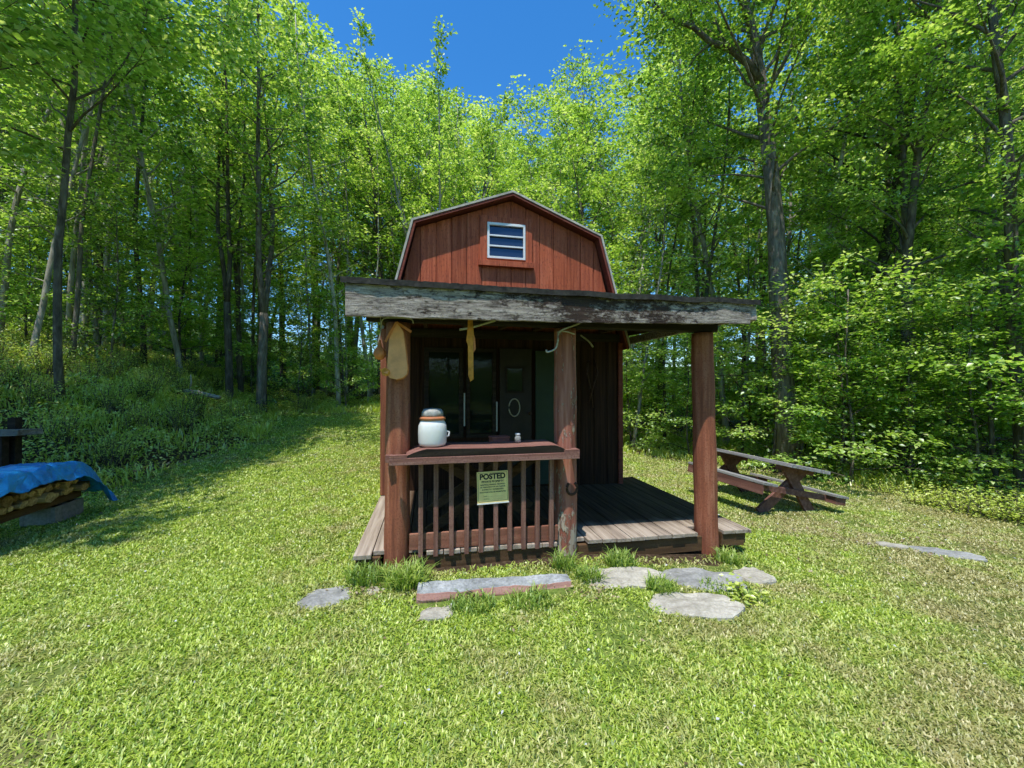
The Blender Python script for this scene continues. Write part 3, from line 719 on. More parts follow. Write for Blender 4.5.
def stone(cx, cy, rx, ry, rot, h, mat, label, seed, pts=None, cat='stone', rise=.02):
    rs = random.Random(seed); n = 40
    zg = gz(cx, cy); root_z = zg - .052
    vs = []; fs = []; rings = [(1.0, 0), (1.0, h * .75 + .04 + rise * 0), (.94, h + .04), (.6, h + .045), (.25, h + .047)]
    ks = [(rs.uniform(0, 6.28), rs.uniform(.01, .065)) for _ in range(5)]
    for r_, z_ in rings:
        for k in range(n):
            a = 2 * math.pi * k / n
            e = 1 / (abs(math.cos(a)) ** 2.8 + abs(math.sin(a)) ** 2.8) ** (1 / 2.8)
            q = e * (1 + sum(am * math.sin((j + 2) * a + ph) for j, (ph, am) in enumerate(ks)) * .8) + .06 * mnoise.noise(Vector((math.cos(a) * 4, math.sin(a) * 4, seed))) + .03 * mnoise.noise(Vector((math.cos(a) * 13, math.sin(a) * 13, seed)))
            x, y = rx * q * r_ * math.cos(a), ry * q * r_ * math.sin(a)
            z = z_ + (.016 * mnoise.noise(Vector((x * 7, y * 7, seed))) + .009 * mnoise.noise(Vector((x * 25, y * 25, seed))) if z_ > 0 else 0)
            vs.append((x, y, z))
    m_ = len(rings)
    for i in range(m_ - 1):
        for k in range(n): fs.append((i * n + k, i * n + (k + 1) % n, (i + 1) * n + (k + 1) % n, (i + 1) * n + k))
    fs.append(tuple((m_ - 1) * n + k for k in range(n)))
    o = MB().add(vs, fs).build('flat_stone', M[mat], None, smooth=False)
    o.location = (cx, cy, root_z); o.rotation_euler = (R(rs.uniform(-1.5, 1.5)), R(rs.uniform(-1.5, 1.5)), rot)
    return tag(o, label, cat, 'flat stones set in the lawn before the porch')
STONES = [
    (-1.33, 2.75, .17, .135, .35, .022, 'stonegrey', 'grey flat stone in the grass left of the left post', 1),
    (-.50, 2.58, .115, .075, .2, .03, 'stone', 'small pale stone below the left end of the timber step', 2),
    (.84, 3.06, .36, .16, .12, .03, 'stone', 'pale slab beneath the porch opening beside the middle post', 3),
    (1.50, 3.14, .36, .18, -.08, .03, 'stonegrey', 'blue grey slab beneath the porch opening by the right post', 4),
    (2.04, 3.27, .14, .12, .2, .05, 'stone', 'rounded pale stone just right of the right post', 5),
    (1.28, 2.72, .345, .15, .03, .035, 'stone', 'large pale flagstone lying alone in front of the slabs', 6),
    (4.50, 4.02, .30, .12, -.42, .03, 'stonegrey', 'long dark stone in the lawn near the right edge', 7),
    (4.10, 4.17, .13, .07, -.3, .04, 'stone', 'small pale rock at the left end of the long dark stone', 8),
    (-1.0, 2.86, .08, .06, .3, .012, 'stone', 'little pale pebble patch between left post and grey stone', 9),
    (.33, 3.0, .14, .08, .3, .02, 'stone', 'small stone at the right end of the timber step', 12),
]
for s_ in STONES: stone(*s_)

# ------------------------------------------------------------------ picnic table
PT = (3.79, 6.06); pz = gz(*PT)
pt = empty('picnic_table', (PT[0], PT[1], -.36), 0, 'faded red and grey wooden picnic table on the sloping lawn', 'picnic table', rot=(R(-11.5), R(.5), R(-75)))
Lh = .79
m = MB()
for k in range(5): m.box(-Lh, Lh, -.36 + k * .146, -.36 + k * .146 + .138, .715, .762)
m.build('tabletop', M['tabletop'], pt, bevel=.004)
for sd in (-1, 1):
    m = MB(); yb = sd * .66
    m.box(-.64, Lh, yb - .125, yb + .125, .42, .455); b_ = m.build('bench', M['tabletop'], pt, bevel=.004)
    if sd < 0: MB().box(-.63, Lh - .01, yb + sd * .09, yb + sd * .12, .29, .4185).build('skirt_board', M['tablered'], b_, bevel=.003)
    else: MB().box(Lh - .16, Lh - .02, yb - .1, yb + .1, .32, .4185).build('end_block', M['tablered'], b_, bevel=.003)
for ex in (-.56, .56):
    for sd in (-1, 1):
        m = MB(); m.bar((ex + sd * .021, sd * .50, .0), (ex + sd * .021, -sd * .20, .714), .04, .15, (0, 0, 1)); m.build('leg', M['tablered'], pt, bevel=.003)
    m = MB(); m.bar((ex + .065, -.76, .375), (ex + .065, .76, .375), .038, .085); m.build('cross_beam', M['tablered'], pt, bevel=.003)
    m = MB(); m.bar((ex, -.3, .68), (ex, .3, .68), .1, .06); m.build('cleat', M['tablered'], pt, bevel=.003)

# ------------------------------------------------------------------ wood pile with tarp
WX, WY, WR = -5.02, 3.72, R(106)
wz = gz(WX, WY)
def WW(a, b, z): return Vector((WX + a * math.cos(WR) - b * math.sin(WR), WY + a * math.sin(WR) + b * math.cos(WR), z))
def placed(root, a, b, z, rz=0):
    root.location = WW(a, b, z); root.rotation_euler = (0, 0, WR + rz); return root
for i, (a_, b_) in enumerate(((.72, .02), (-.85, .02))):
    cb = placed(empty('concrete_block', (0, 0, 0), 0, ('grey concrete block under the far end of the firewood' if i == 0 else 'grey concrete block under the near end of the firewood'), 'concrete block', 'blocks carrying the woodpile'), a_, b_, gz(*WW(a_, b_, 0).xy) - .01)
    m = MB()
    m.box(-.2, .2, -.15, -.115, 0, .2); m.box(-.2, .2, .115, .15, 0, .2); m.box(-.2, -.165, -.115, .115, 0, .2); m.box(.165, .2, -.115, .115, 0, .2); m.box(-.02, .02, -.115, .115, 0, .2)
    m.build('shell', M['concrete'], cb, bevel=.004)
    m = MB(); m.box(-.16, -.024, -.11, .11, .0, .185); m.box(.024, .16, -.11, .11, 0, .185); m.build('core_fill', M['darkwood'], cb)
for bb in (-.1, .12):
    o = placed(empty('support_timber', (0, 0, 0), 0, ('outer weathered timber rail carrying the firewood' if bb < 0 else 'inner weathered timber rail carrying the firewood'), 'timber'), 0, bb, wz + .2)
    MB().box(-1.3, .86, -.045, .045, 0, .075, jit=.006).build('rail_beam', M['lumber'], o, bevel=.005)
rs = random.Random(5)
cnt = 0
for row in range(3):
    a_ = -1.25 + row * .05
    while a_ < .82 - row * .16:
        r_ = rs.uniform(.035, .07)
        n = rs.choice((3, 4, 5, 7)); ph = rs.uniform(0, 6)
        poly = [(r_ * (1 + rs.uniform(-.15, .15)) * math.cos(ph + 6.283 * k / n), r_ * .85 * (1 + rs.uniform(-.15, .15)) * math.sin(ph + 6.283 * k / n)) for k in range(n)]
        l0 = -.24 + rs.uniform(-.03, .03)
        o = MB().prism_xz(poly, l0, l0 + .46).build('split_log', M['firewood'], None, bevel=.004)
        o.location = WW(a_ + r_, .02, wz + .275 + .06 + row * .092); o.rotation_euler = (0, 0, WR + rs.uniform(-.05, .05))
        tag(o, ['split log in the bottom row of the tarped woodpile', 'split log in the middle row of the tarped woodpile', 'split log in the top row just under the blue tarp'][row], 'firewood', ['bottom row of firewood', 'middle row of firewood', 'top row of firewood'][row])
        a_ += 2 * r_ * .96
# tarp
NA, NB = 90, 44; vs = []; fs = []
for i in range(NA + 1):
    a_ = -1.6 + 2.72 * i / NA
    for j in range(NB + 1):
        b_ = -.42 + .86 * j / NB
        ztop = wz + .275 + .40 - .02 * a_
        fold = .035 * mnoise.noise(Vector((a_ * 2.2, b_ * 2.5, 1))) + .034 * mnoise.noise(Vector((a_ * 6, b_ * 5, 4))) + .028 * abs(mnoise.noise(Vector((a_ * 13, b_ * 9, 8))))
        # droops over the sides
        db = max(0, abs(b_ + .0) - .26); da = max(0, a_ - .62)
        front = 1 if b_ < 0 else .9
        drop_b = min(db * 1.15 * front, .17) + .03 * mnoise.noise(Vector((a_ * 3, 0, 9))) * (db > 0)
        drop_a = 0 if da <= 0 else min(.44, .35 * da + 1.9 * da * da + .3 * da * mnoise.noise(Vector((b_ * 5, 2, 2))))
        p = WW(a_ - .25 * max(0, da - .25), (math.copysign(.26 + db * .5, b_) if db > 0 else b_) * (1 + .35 * min(da, .45)), 0)
        vs.append((p.x, p.y, max(ztop - drop_b - drop_a + fold, wz + .10 + .02 * mnoise.noise(Vector((b_ * 9, a_ * 4, 3))))))
for i in range(NA):
    for j in range(NB):
        fs.append((i * (NB + 1) + j, (i + 1) * (NB + 1) + j, (i + 1) * (NB + 1) + j + 1, i * (NB + 1) + j + 1))
tp = MB().add(vs, fs).build('tarp', M['tarp'], None, smooth=True)
so = tp.modifiers.new('t', 'SOLIDIFY'); so.thickness = .004
tag(tp, 'crumpled blue tarp draped over the firewood pile', 'tarp')
# old bench behind
ob = empty('old_workbench', (-6.5, 4.78, gz(-6.5, 4.78)), R(14), 'weathered grey plank workbench behind the blue tarp', 'workbench')
m = MB(); m.box(-1.1, .42, -.16, .16, .80, .88, jit=.012); m.build('plank', M['greywood'], ob, bevel=.006)
MB().box(.14, .23, -.12, -.03, -.35, .798).build('leg', M['darkwood'], ob); MB().box(.16, .24, .03, .12, -.35, 1.02).build('leg', M['darkwood'], ob)
MB().box(-1.0, .08, -.13, -.09, .45, .795).build('apron', M['greywood'], ob, bevel=.004)
MB().box(-.9, -.8, -.08, .08, -.35, .798).build('leg', M['darkwood'], ob)

# ------------------------------------------------------------------ lawn blades
def lawn():
    Cs = []; Hs = []
    for (y0, y1, dens, h) in ((.9, 2.0, 16500, .027), (2.0, 3.2, 14000, .028), (3.2, 5, 8200, .030), (5, 8, 4200, .034), (8, 14.5, 1900, .042)):
        xa, xb = -1.42 * y1 - .6, 1.42 * y1 + .6
        xa, xb = max(xa, -9), min(xb, 9.5)
        n = int((xb - xa) * (y1 - y0) * dens)
        x = rng.uniform(xa, xb, n); y = rng.uniform(y0, y1, n)
        k = (np.abs(x) < 1.38 * y + .9) & (woods(x, y) < .55)
        dx, dy = x - O.x, y - O.y
        s = dx * cu + dy * su; v = -dx * su + dy * cu
        k &= ~((s > -.32) & (s < 3.36) & (v > -.10) & (v < CB)) & ~((s > .12) & (s < 2.8) & (v > -.27 + .12 * rng.random(n)) & (v < 1))
        for (cx, cy, rx, ry, rot, *_r) in STONES:
            ax = (x - cx) * math.cos(rot) + (y - cy) * math.sin(rot); ay = -(x - cx) * math.sin(rot) + (y - cy) * math.cos(rot)
            k &= ((ax / rx) ** 2 + (ay / ry) ** 2 > .62 + .38 * rng.random(n))
        ax = (x + .12) * math.cos(R(9)) + (y - 2.84) * math.sin(R(9)); ay = -(x + .12) * math.sin(R(9)) + (y - 2.84) * math.cos(R(9))
        k &= ~((np.abs(ax) < .58) & (np.abs(ay) < .12))
        # thin, bare spots
        pn = np.array([mnoise.noise(Vector((a * .8, b * .8, 3))) + .5 * mnoise.noise(Vector((a * 2.6, b * 2.6, 8))) for a, b in zip((x[k] * 5).round() / 5, (y[k] * 5).round() / 5)])
        x, y = x[k], y[k]
        keep = rng.random(len(x)) > np.clip((pn - .16) * 2.2 + .10 * np.clip(x - .5, 0, 4) * (y < 5.5), 0, .82)
        x, y = x[keep], y[keep]
        Cs.append(np.stack([x, y, ground_z(x, y)], 1)); Hs.append(np.full(len(x), h) * rng.uniform(.55, 1.4, len(x)))
    C = np.concatenate(Cs); H = np.concatenate(Hs); n = len(C)
    az = rng.uniform(0, 2 * np.pi, n); tilt = rng.uniform(.25, 1.25, n)
    D = np.stack([np.cos(az) * np.sin(tilt), np.sin(az) * np.sin(tilt), np.cos(tilt)], 1)
    sa = az + np.pi / 2 + rng.uniform(-.5, .5, n)
    S = np.stack([np.cos(sa), np.sin(sa), rng.uniform(-.2, .2, n)], 1)
    w = (.0015 + .00055 * C[:, 1].clip(0, 10)) * rng.uniform(.7, 1.6, n)
    # every fourth is a broad clover-like leaf
    br = rng.random(n) < .22; w = np.where(br, w * 2.0, w); 
    Hh = np.where(br, H * .75, H)[:, None]
    wv = S * w[:, None]
    b0 = C - wv * .6; b1 = C + wv * .6; mid = C + D * Hh * .55; m0 = mid - wv; m1 = mid + wv
    tip = C + D * Hh + np.stack([np.cos(az), np.sin(az), -.6 * np.ones(n)], 1) * Hh * .22
    V = np.stack([b0, b1, m1, tip, m0], 1).reshape(-1, 3)
    base = np.arange(n)[:, None] * 5
    F = np.concatenate([base + np.array([0, 1, 2]), base + np.array([0, 2, 4]), base + np.array([4, 2, 3])])
    rr = np.clip(rng.normal(.5, .2, n) + rng.uniform(-.1, .1, n), 0, 1)
    o = np_mesh('lawn_grass', V, F, M['grass'], np.repeat(rr, 5))
    tag(o, 'short sunlit green lawn grass with clover and dry patches', 'grass', kind='stuff')
    print('blades', n)
lawn()

def tuft(cx, cy, R_, n, h, label, rise=0):
    az = rng.uniform(0, 2 * np.pi, n); rr = R_ * np.sqrt(rng.random(n)); pa = rng.uniform(0, 2 * np.pi, n)
    x = rr * np.cos(pa); y = rr * np.sin(pa) * .7
    C = np.stack([x, y, ground_z(cx + x, cy + y) - gz(cx, cy)], 1)
    tilt = rng.uniform(.05, .75, n); H = h * rng.uniform(.45, 1.1, n)
    w = rng.uniform(.0022, .005, n); pts = []
    D = np.stack([np.cos(az) * np.sin(tilt), np.sin(az) * np.sin(tilt), np.cos(tilt)], 1)
    S = np.stack([-np.sin(az), np.cos(az), np.zeros(n)], 1) * w[:, None]
    O2 = np.stack([np.cos(az), np.sin(az), -.5 * np.ones(n)], 1)
    H1 = H[:, None]
    m = C + D * H1 * .5; m2 = C + D * H1 * .8 + O2 * H1 * .08; tip = C + D * H1 + O2 * H1 * .3
    V = np.stack([C - S, C + S, m + S, m - S, m2 + S * .7, m2 - S * .7, tip], 1).reshape(-1, 3)
    b = np.arange(n)[:, None] * 7
    F = np.concatenate([b + np.array(q) for q in ((0, 1, 2), (0, 2, 3), (3, 2, 4), (3, 4, 5), (5, 4, 6))])
    o = np_mesh('grass_tuft', V, F, M['tuft'], np.repeat(rng.random(n), 7)); o.location = (cx, cy, gz(cx, cy))
    tag(o, label, 'grass tuft', 'long grass tufts along the porch front')
tuft(-1.12, 3.0, .16, 420, .15, 'long grass at the front corner of the left deck boards')
tuft(-.80, 2.94, .15, 460, .19, 'long grass tuft between left post and timber step')
tuft(-.28, 2.66, .17, 260, .10, 'low grass tuft along the foot of the timber step')
tuft(.13, 2.70, .16, 260, .11, 'low grass tuft below the right half of the timber step')
tuft(.42, 3.20, .10, 130, .18, 'thin tall grass just left of the middle post foot')
tuft(.60, 3.02, .11, 220, .13, 'grass tuft right at the middle post foot')
tuft(.93, 3.30, .13, 300, .15, 'dense grass tuft growing over the pale slab')
tuft(1.13, 2.92, .12, 260, .12, 'grass tuft between the slabs and the large flagstone')
tuft(2.05, 3.62, .14, 260, .14, 'grass at the right end of the deck')
tuft(1.68, 2.98, .22, 260, .07, 'short grass between blue grey slab and rounded stone')

def leafy_scatter(n, x, y, h, size, tiltmax, mat, name, label, cat, kind, group=None, root=None):
    C = np.stack([x, y, ground_z(x, y) + h], 1)
    az = rng.uniform(0, 2 * np.pi, len(x)); D = np.stack([np.cos(az), np.sin(az), rng.uniform(-.4, .4, len(x))], 1); D = unit(D)
    N = unit(np.stack([rng.normal(0, tiltmax, len(x)), rng.normal(0, tiltmax, len(x)) - .15, np.ones(len(x))], 1))
    V, F = leaves_geo(C, D, N, size)
    o = np_mesh(name, V, F, mat, np.repeat(np.clip(rng.normal(.45, .25, len(x)), 0, 1), 4))
    return tag(o, label, cat, group, kind)

# a low weed by the flagstones
def weed(cx, cy, r, n, h, size, label, name='weed', cat='weed', group=None, mat='shrub'):
    root = empty(name, (cx, cy, gz(cx, cy)), 0, label, cat, group)
    st = MB(); Cc = []; Dd = []
    k = max(6, n // 18)
    for i in range(k):
        a = random.uniform(0, 6.28); t = random.uniform(.15, .9); L = h * random.uniform(.6, 1.15)
        p = Vector((random.uniform(-1, 1) * r * .4, random.uniform(-1, 1) * r * .4, 0)); q = p + Vector((math.cos(a) * r * t * .8, math.sin(a) * r * t * .8, L))
        mid = (p + q) / 2 + Vector((0, 0, L * .12))
        st.tube([p, mid, q], [.004 + h * .004, .003 + h * .003, .002], 4)
        for j in range(n // k):
            tt = random.uniform(.3, 1.05); c = p.lerp(q, tt) + Vector((random.gauss(0, 1), random.gauss(0, 1), random.gauss(0, .5))) * size * 1.1
            Cc.append(c); d = Vector((math.cos(a) + random.gauss(0, .8), math.sin(a) + random.gauss(0, .8), random.gauss(-.1, .4))).normalized(); Dd.append(d)
    st.build('stem', M['bark'], root)
    C = np.array(Cc); D = np.array(Dd); N = unit(np.stack([rng.normal(0, .4, len(C)), rng.normal(-.1, .4, len(C)), np.ones(len(C))], 1))
    V, F = leaves_geo(C, D, N, size * rng.uniform(.6, 1.3, len(C)))
    np_mesh('foliage', V, F, M[mat], np.repeat(np.clip(rng.normal(.5, .22, len(C)), 0, 1), 4), root)
    return root
weed(1.72, 2.86, .13, 130, .10, .045, 'low leafy weed between the large flagstone and rounded stone')

# ------------------------------------------------------------------ trees
class Acc:
    def __init__(s): s.C = []; s.O = []; s.Rr = []
def spline(p0, d0, L, up, n, rs, wob):
    pts = [p0.copy()]; d = d0.copy(); p = p0.copy()
    for i in range(n):
        d = (d + Vector((rs.gauss(0, wob), rs.gauss(0, wob), rs.gauss(0, wob) + up))).normalized()
        p = p + d * (L / n); pts.append(p.copy())
    return pts
def make_tree(seed, H, r0, cb, Rc, nb, lps, lsize, mat='leaf', bark='bark', forks=1, prof='oval', dens=1.0, upb=.5, spread=1.0, bare=.35, name='tree', trunk_wob=.035, twigs=4):
    rs = random.Random(seed); g2 = np.random.default_rng(seed)
    tk = MB(); acc = Acc(); stems = []
    # trunk(s)
    n = 14
    if forks == 1:
        pts = spline(Vector((0, 0, -.3)), Vector((rs.gauss(0, .03), rs.gauss(0, .03), 1)).normalized(), H + .3, .04, n, rs, trunk_wob)
        rad = [max(.012, r0 * (1.15 if i == 0 else 1) * (1 - (i / n)) ** .75) for i in range(n + 1)]
        tk.tube(pts, rad, 9 if r0 > .08 else 7); stems.append((pts, rad, 1.0, cb / H))
    else:
        hf = .22 * H if prof != 'vase' else .12 * H
        base = spline(Vector((0, 0, -.3)), Vector((0, 0, 1)), hf + .3, .05, 4, rs, .02)
        tk.tube(base, [r0 * 1.15, r0, r0 * .95, r0 * .9, r0 * .88], 9)
        for k in range(forks):
            a = 6.283 * k / forks + rs.uniform(-.4, .4); tl = (.16 if prof != 'vase' else .26) * spread * rs.uniform(.7, 1.2)
            d = Vector((math.cos(a) * tl, math.sin(a) * tl, 1)).normalized()
            L = (H - hf) * rs.uniform(.82, 1.02)
            pts = spline(base[-1] - Vector((0, 0, .1)), d, L, .015, n, rs, .035)
            rad = [max(.010, r0 * .66 * (1 - i / n) ** .8) for i in range(n + 1)]
            tk.tube(pts, rad, 7); stems.append((pts, rad, .75, max(.0, (cb - hf) / (H - hf))))
    for pts, rad, sc_, t0 in stems:
        m = int(nb * (1 if forks == 1 else 1.35 / forks))
        for i in range(m):
            t = t0 + (.985 - t0) * ((i + rs.random()) / m) ** .92
            f = t * n; i0 = min(int(f), n - 1); p = pts[i0].lerp(pts[i0 + 1], f - i0); rr = rad[i0]
            u = (t - t0) / (1 - t0 + 1e-6)
            if prof == 'oval': pr = max(math.sin(math.pi * min(1, .22 + u * .76)) ** .7, .7 - .2 * max(0, u - .9) * 10)
            elif prof == 'vase': pr = .45 + .55 * math.sin(math.pi * min(1, .2 + u * .7))
            elif prof == 'cone': pr = (1 - u) ** .7 + .15
            else: pr = .75 + .25 * math.sin(u * 9)
            L = Rc * sc_ * pr * rs.uniform(.6, 1.15)
            az = i * 2.39996 + rs.uniform(-.5, .5); el = R(rs.uniform(15, 45)) + u * R(28) * upb * 2
            d = Vector((math.cos(az) * math.cos(el), math.sin(az) * math.cos(el), math.sin(el)))
            bp = spline(p, d, L, -.03 + .05 * upb, 5, rs, .13)
            br = max(.006, min(rr * .5, .010 + L * .012))
            tk.tube(bp, [br, br * .8, br * .62, br * .45, br * .3, .004], 5 if br > .02 else 4, cap=False)
            for j in range(1 + int(twigs * min(1.4, L / 1.6 + .3))):
                q = rs.uniform(bare, 1.0); f2 = q * 5; k0 = min(int(f2), 4); c0 = bp[k0].lerp(bp[k0 + 1], f2 - k0)
                dd = (bp[k0 + 1] - bp[k0]).normalized()
                sa = rs.choice((-1, 1)) * rs.uniform(.5, 1.1)
                d2 = Vector((dd.x * math.cos(sa) - dd.y * math.sin(sa), dd.x * math.sin(sa) + dd.y * math.cos(sa), dd.z * .4 + rs.uniform(-.1, .25))).normalized()
                L2 = L * rs.uniform(.18, .42)
                tp_ = spline(c0, d2, L2, .0, 3, rs, .15)
                tk.tube(tp_, [.006, .005, .004, .003], 3, cap=False)
                for w_ in (1, 2, 3):
                    acc.C.append(tp_[w_]); acc.O.append(d2); acc.Rr.append(.14 + L2 * .32)
            acc.C.append(bp[-1]); acc.O.append(d); acc.Rr.append(.25); acc.C.append(bp[-2]); acc.O.append(d); acc.Rr.append(.22)
        acc.C.append(pts[-1]); acc.O.append(Vector((0, 0, 1))); acc.Rr.append(.3)
    C0 = np.array([tuple(c) for c in acc.C]); O0 = np.array([tuple(c) for c in acc.O]); R0 = np.array(acc.Rr)
    ns = len(C0); shade = g2.normal(0, .16, ns)
    cnt = np.maximum(3, (lps * dens * (R0 / .28) ** 1.5 * g2.uniform(.5, 1.4, ns)).astype(int))
    ix = np.repeat(np.arange(ns), cnt); N_ = len(ix)
    rad = R0[ix] * np.sqrt(g2.random(N_)); aa = g2.uniform(0, 2 * np.pi, N_)
    off = np.stack([rad * np.cos(aa), rad * np.sin(aa), g2.normal(0, .055, N_) - rad * .22], 1)
    C = C0[ix] + off + O0[ix] * (R0[ix] * .3)[:, None]
    D = unit(off * np.array([1, 1, .3]) / (R0[ix][:, None] + .01) + O0[ix] * .5 + g2.normal(0, .35, (N_, 3)) + np.array([0, 0, -.15]))
    N = unit(np.stack([g2.normal(0, .42, N_), g2.normal(0, .42, N_), np.ones(N_)], 1) + D * .25)
    N = unit(N - D * np.sum(N * D, 1)[:, None])
    V, F = leaves_geo(C, D, N, lsize * g2.uniform(.6, 1.25, N_), .72)
    tone = np.clip(.42 + shade[ix] + g2.normal(0, .19, N_) + (C[:, 2] / H - .5) * .12, 0, 1)
    trunk = tk.build('trunk', M[bark], None, smooth=True)
    crown = np_mesh('crown', V, F, M[mat], np.repeat(tone, 4))
    for o in (trunk, crown): COL.objects.unlink(o)
    return trunk, crown, H, N_

PROTO = {
 'A1': make_tree(1, 15, .15, 4.0, 2.5, 46, 8, .12),
 'A2': make_tree(2, 15, .12, 3.2, 2.2, 44, 7, .12, bark='barkpale'),
 'A3': make_tree(3, 15, .15, 4.6, 2.8, 48, 8, .12, forks=2),
 'N1': make_tree(31, 14, .13, 3.6, 2.7, 46, 24, .078),
 'N2': make_tree(32, 14, .12, 3.0, 2.6, 46, 24, .078, forks=2),
 'S1': make_tree(41, 14, .058, 4.6, 3.4, 44, 16, .10, spread=1.0),
 'S2': make_tree(42, 14, .06, 4.2, 3.2, 44, 16, .10, forks=2),
 'B1': make_tree(4, 12, .07, 3.0, 1.6, 36, 7, .11, bark='barkpale'),
 'B2': make_tree(5, 12, .06, 2.2, 1.5, 36, 7, .11, bark='barkpale'),
 'B3': make_tree(6, 12, .08, 4.0, 1.7, 34, 7, .11, forks=2, spread=.8),
 'V1': make_tree(7, 13, .12, 5.0, 1.9, 70, 8, .12, forks=6, prof='vase', bark='barkpale', upb=1.2),
 'C1': make_tree(8, 5.2, .035, .5, 1.5, 34, 12, .095, 'leafdark', prof='flat', upb=.1, bare=.25),
 'C2': make_tree(9, 6.0, .04, .8, 1.7, 34, 12, .10, 'leafdark', prof='cone', upb=.1, bare=.25),
 'C3': make_tree(10, 4.0, .03, .3, 1.3, 30, 16, .08, 'leaf', prof='flat', upb=.1, bare=.2),
 'P2': make_tree(13, 12, .045, 8.0, 1.1, 14, 9, .11, bark='barkpale'),
 'P1': make_tree(12, 12, .055, 7.5, 1.2, 16, 10, .12, bark='bark'),
}
print({k: v[3] for k, v in PROTO.items()})
def put_tree(kind, x, y, H, rz, label, group=None, name=None, wide=1.0, cat='tree', lean=(0, 0)):
    trunk, crown, H0, _ = PROTO[kind]
    k = H / H0
    root = empty(name or 'maple_tree', (x, y, gz(x, y)), rz, label, cat, group)
    root.rotation_euler = (lean[0], lean[1], rz)
    root.scale = (k * wide, k * wide, k)
    for src in (trunk, crown):
        c = src.copy(); COL.objects.link(c); c.parent = root
    return root

# key trees -------------------------------------------------
def at(px, Y): return (px - 512) / 385 * Y, Y
KEY = [
 ('V1', 432, 15.5, 13.6, 0, 'pale many stemmed vase shaped tree behind the cabin, left of its roof', 1.0),
 ('A3', 262, 12.5, 15.0, 1.2, 'forked pale trunked maple rising left of the lawn\'s far end', 1.0),
 ('B2', 62, 10.5, 15.5, 2.0, 'tall slim maple rooted on the bank above the shrubs at far left', .9),
]
for kd, px, Y_, H_, rz, lab, wd in KEY:
    x, y = at(px, Y_); put_tree(kd, x, y, H_, rz, lab, wide=wd)
big = make_tree(21, 17, .25, 6.2, 3.6, 50, 24, .095, forks=1, trunk_wob=.05, bare=.3)
PROTO['BIG'] = big
bigroot = put_tree('BIG', *at(787, 8.8), 16.5, 2.2, 'thickest tall dark trunked maple standing right of the porch, behind the picnic table')
_vs = [v.co for v in PROTO['BIG'][0].data.vertices[:135]]; _k = 16.5 / 17
_rings = [sum((_vs[i * 9 + j] for j in range(9)), Vector()) / 9 * _k for i in range(15)]
_b = next(a.lerp(b, (9.1 - a.z) / (b.z - a.z)) for a, b in zip(_rings, _rings[1:]) if a.z <= 9.1 <= b.z)
_b = Matrix.Rotation(2.2, 3, 'Z') @ _b; bx0, by0 = at(787, 8.8)
_p = [_b + Vector(q) for q in ((.05, 0, 0), (-.35, -.15, .42), (-.95, -.3, .72), (-1.35, -.3, .82), (-1.8, -.35, 1.15), (-2.4, -.4, 1.3), (-3.1, -.5, 1.75))]
_inv = Matrix.Rotation(-2.2, 3, 'Z'); _p = [_inv @ q / _k for q in _p]
_m = MB(); _m.tube(_p, [.10, .09, .075, .065, .055, .04, .015], 9)
for a_, o_ in ((2, (-.3, .1, .9)), (4, (-.2, -.3, .8)), (3, (-.5, .2, -.5)), (5, (-.5, -.1, .5))):
    q = _p[a_]; e = q + _inv @ Vector(o_); _m.tube([q, (q + e) / 2 + Vector((.04, .03, .05)), e], [.035, .022, .008], 6)
lm = _m.build('limb', M['bark'], bigroot, smooth=True)
_C = np.array([tuple(_p[i] + _inv @ Vector((random.gauss(0, .35), random.gauss(0, .35), random.gauss(.1, .3)))) for i in (3, 4, 5, 5, 6, 6, 6) for _ in range(9)])
_ix = np.repeat(np.arange(len(_C)), 26); _cc = _C[_ix] + rng.normal(0, 1, (len(_ix), 3)) * np.array([.2, .2, .05])
_V, _F = leaves_geo(_cc, unit(rng.normal(0, 1, (len(_ix), 3)) * np.array([1, 1, .4])), unit(rng.normal(0, .4, (len(_ix), 3)) + np.array([0, 0, 1.])), .09 * rng.uniform(.6, 1.25, len(_ix)))
np_mesh('limb_leaves', _V, _F, M['leaf'], np.repeat(np.clip(rng.normal(.45, .2, len(_ix)), 0, 1), 4), lm)
put_tree('N2', *at(905, 8.2), 15.5, .5, 'twin stemmed maple behind the low bright boughs on the right', wide=1.0)
put_tree('N1', *at(1022, 6.8), 14, 1.5, 'dark straight maple at the right edge of the clearing', wide=.85)
put_tree('N1', *at(868, 9.6), 15.5, 3.6, 'slim dark maple left of the twin stemmed one', wide=.9)
# leaning trunk on the left bank
put_tree('P1', *at(72, 9.6), 13, .7, 'slender leaning maple on the left bank', lean=(0, R(6)))
# overhanging trees to the left of the clearing: they shade the woodpile
for i, (x, y, H_, kd) in enumerate(((-8.6, 3.2, 14, 'S1'), (-8.4, 5.4, 14.5, 'S2'), (-8.9, 7.6, 15, 'S1'), (-7.8, 1.2, 13, 'S2'))):
    put_tree(kd, x, y, H_, i * 1.7 + .4, ['maple leaning its crown over the woodpile from the left', 'double trunked maple above the woodpile at left', 'pale barked slim maple shading the foot of the bank', 'nearest maple at the left edge, crown over the lawn'][i], wide=1.15)

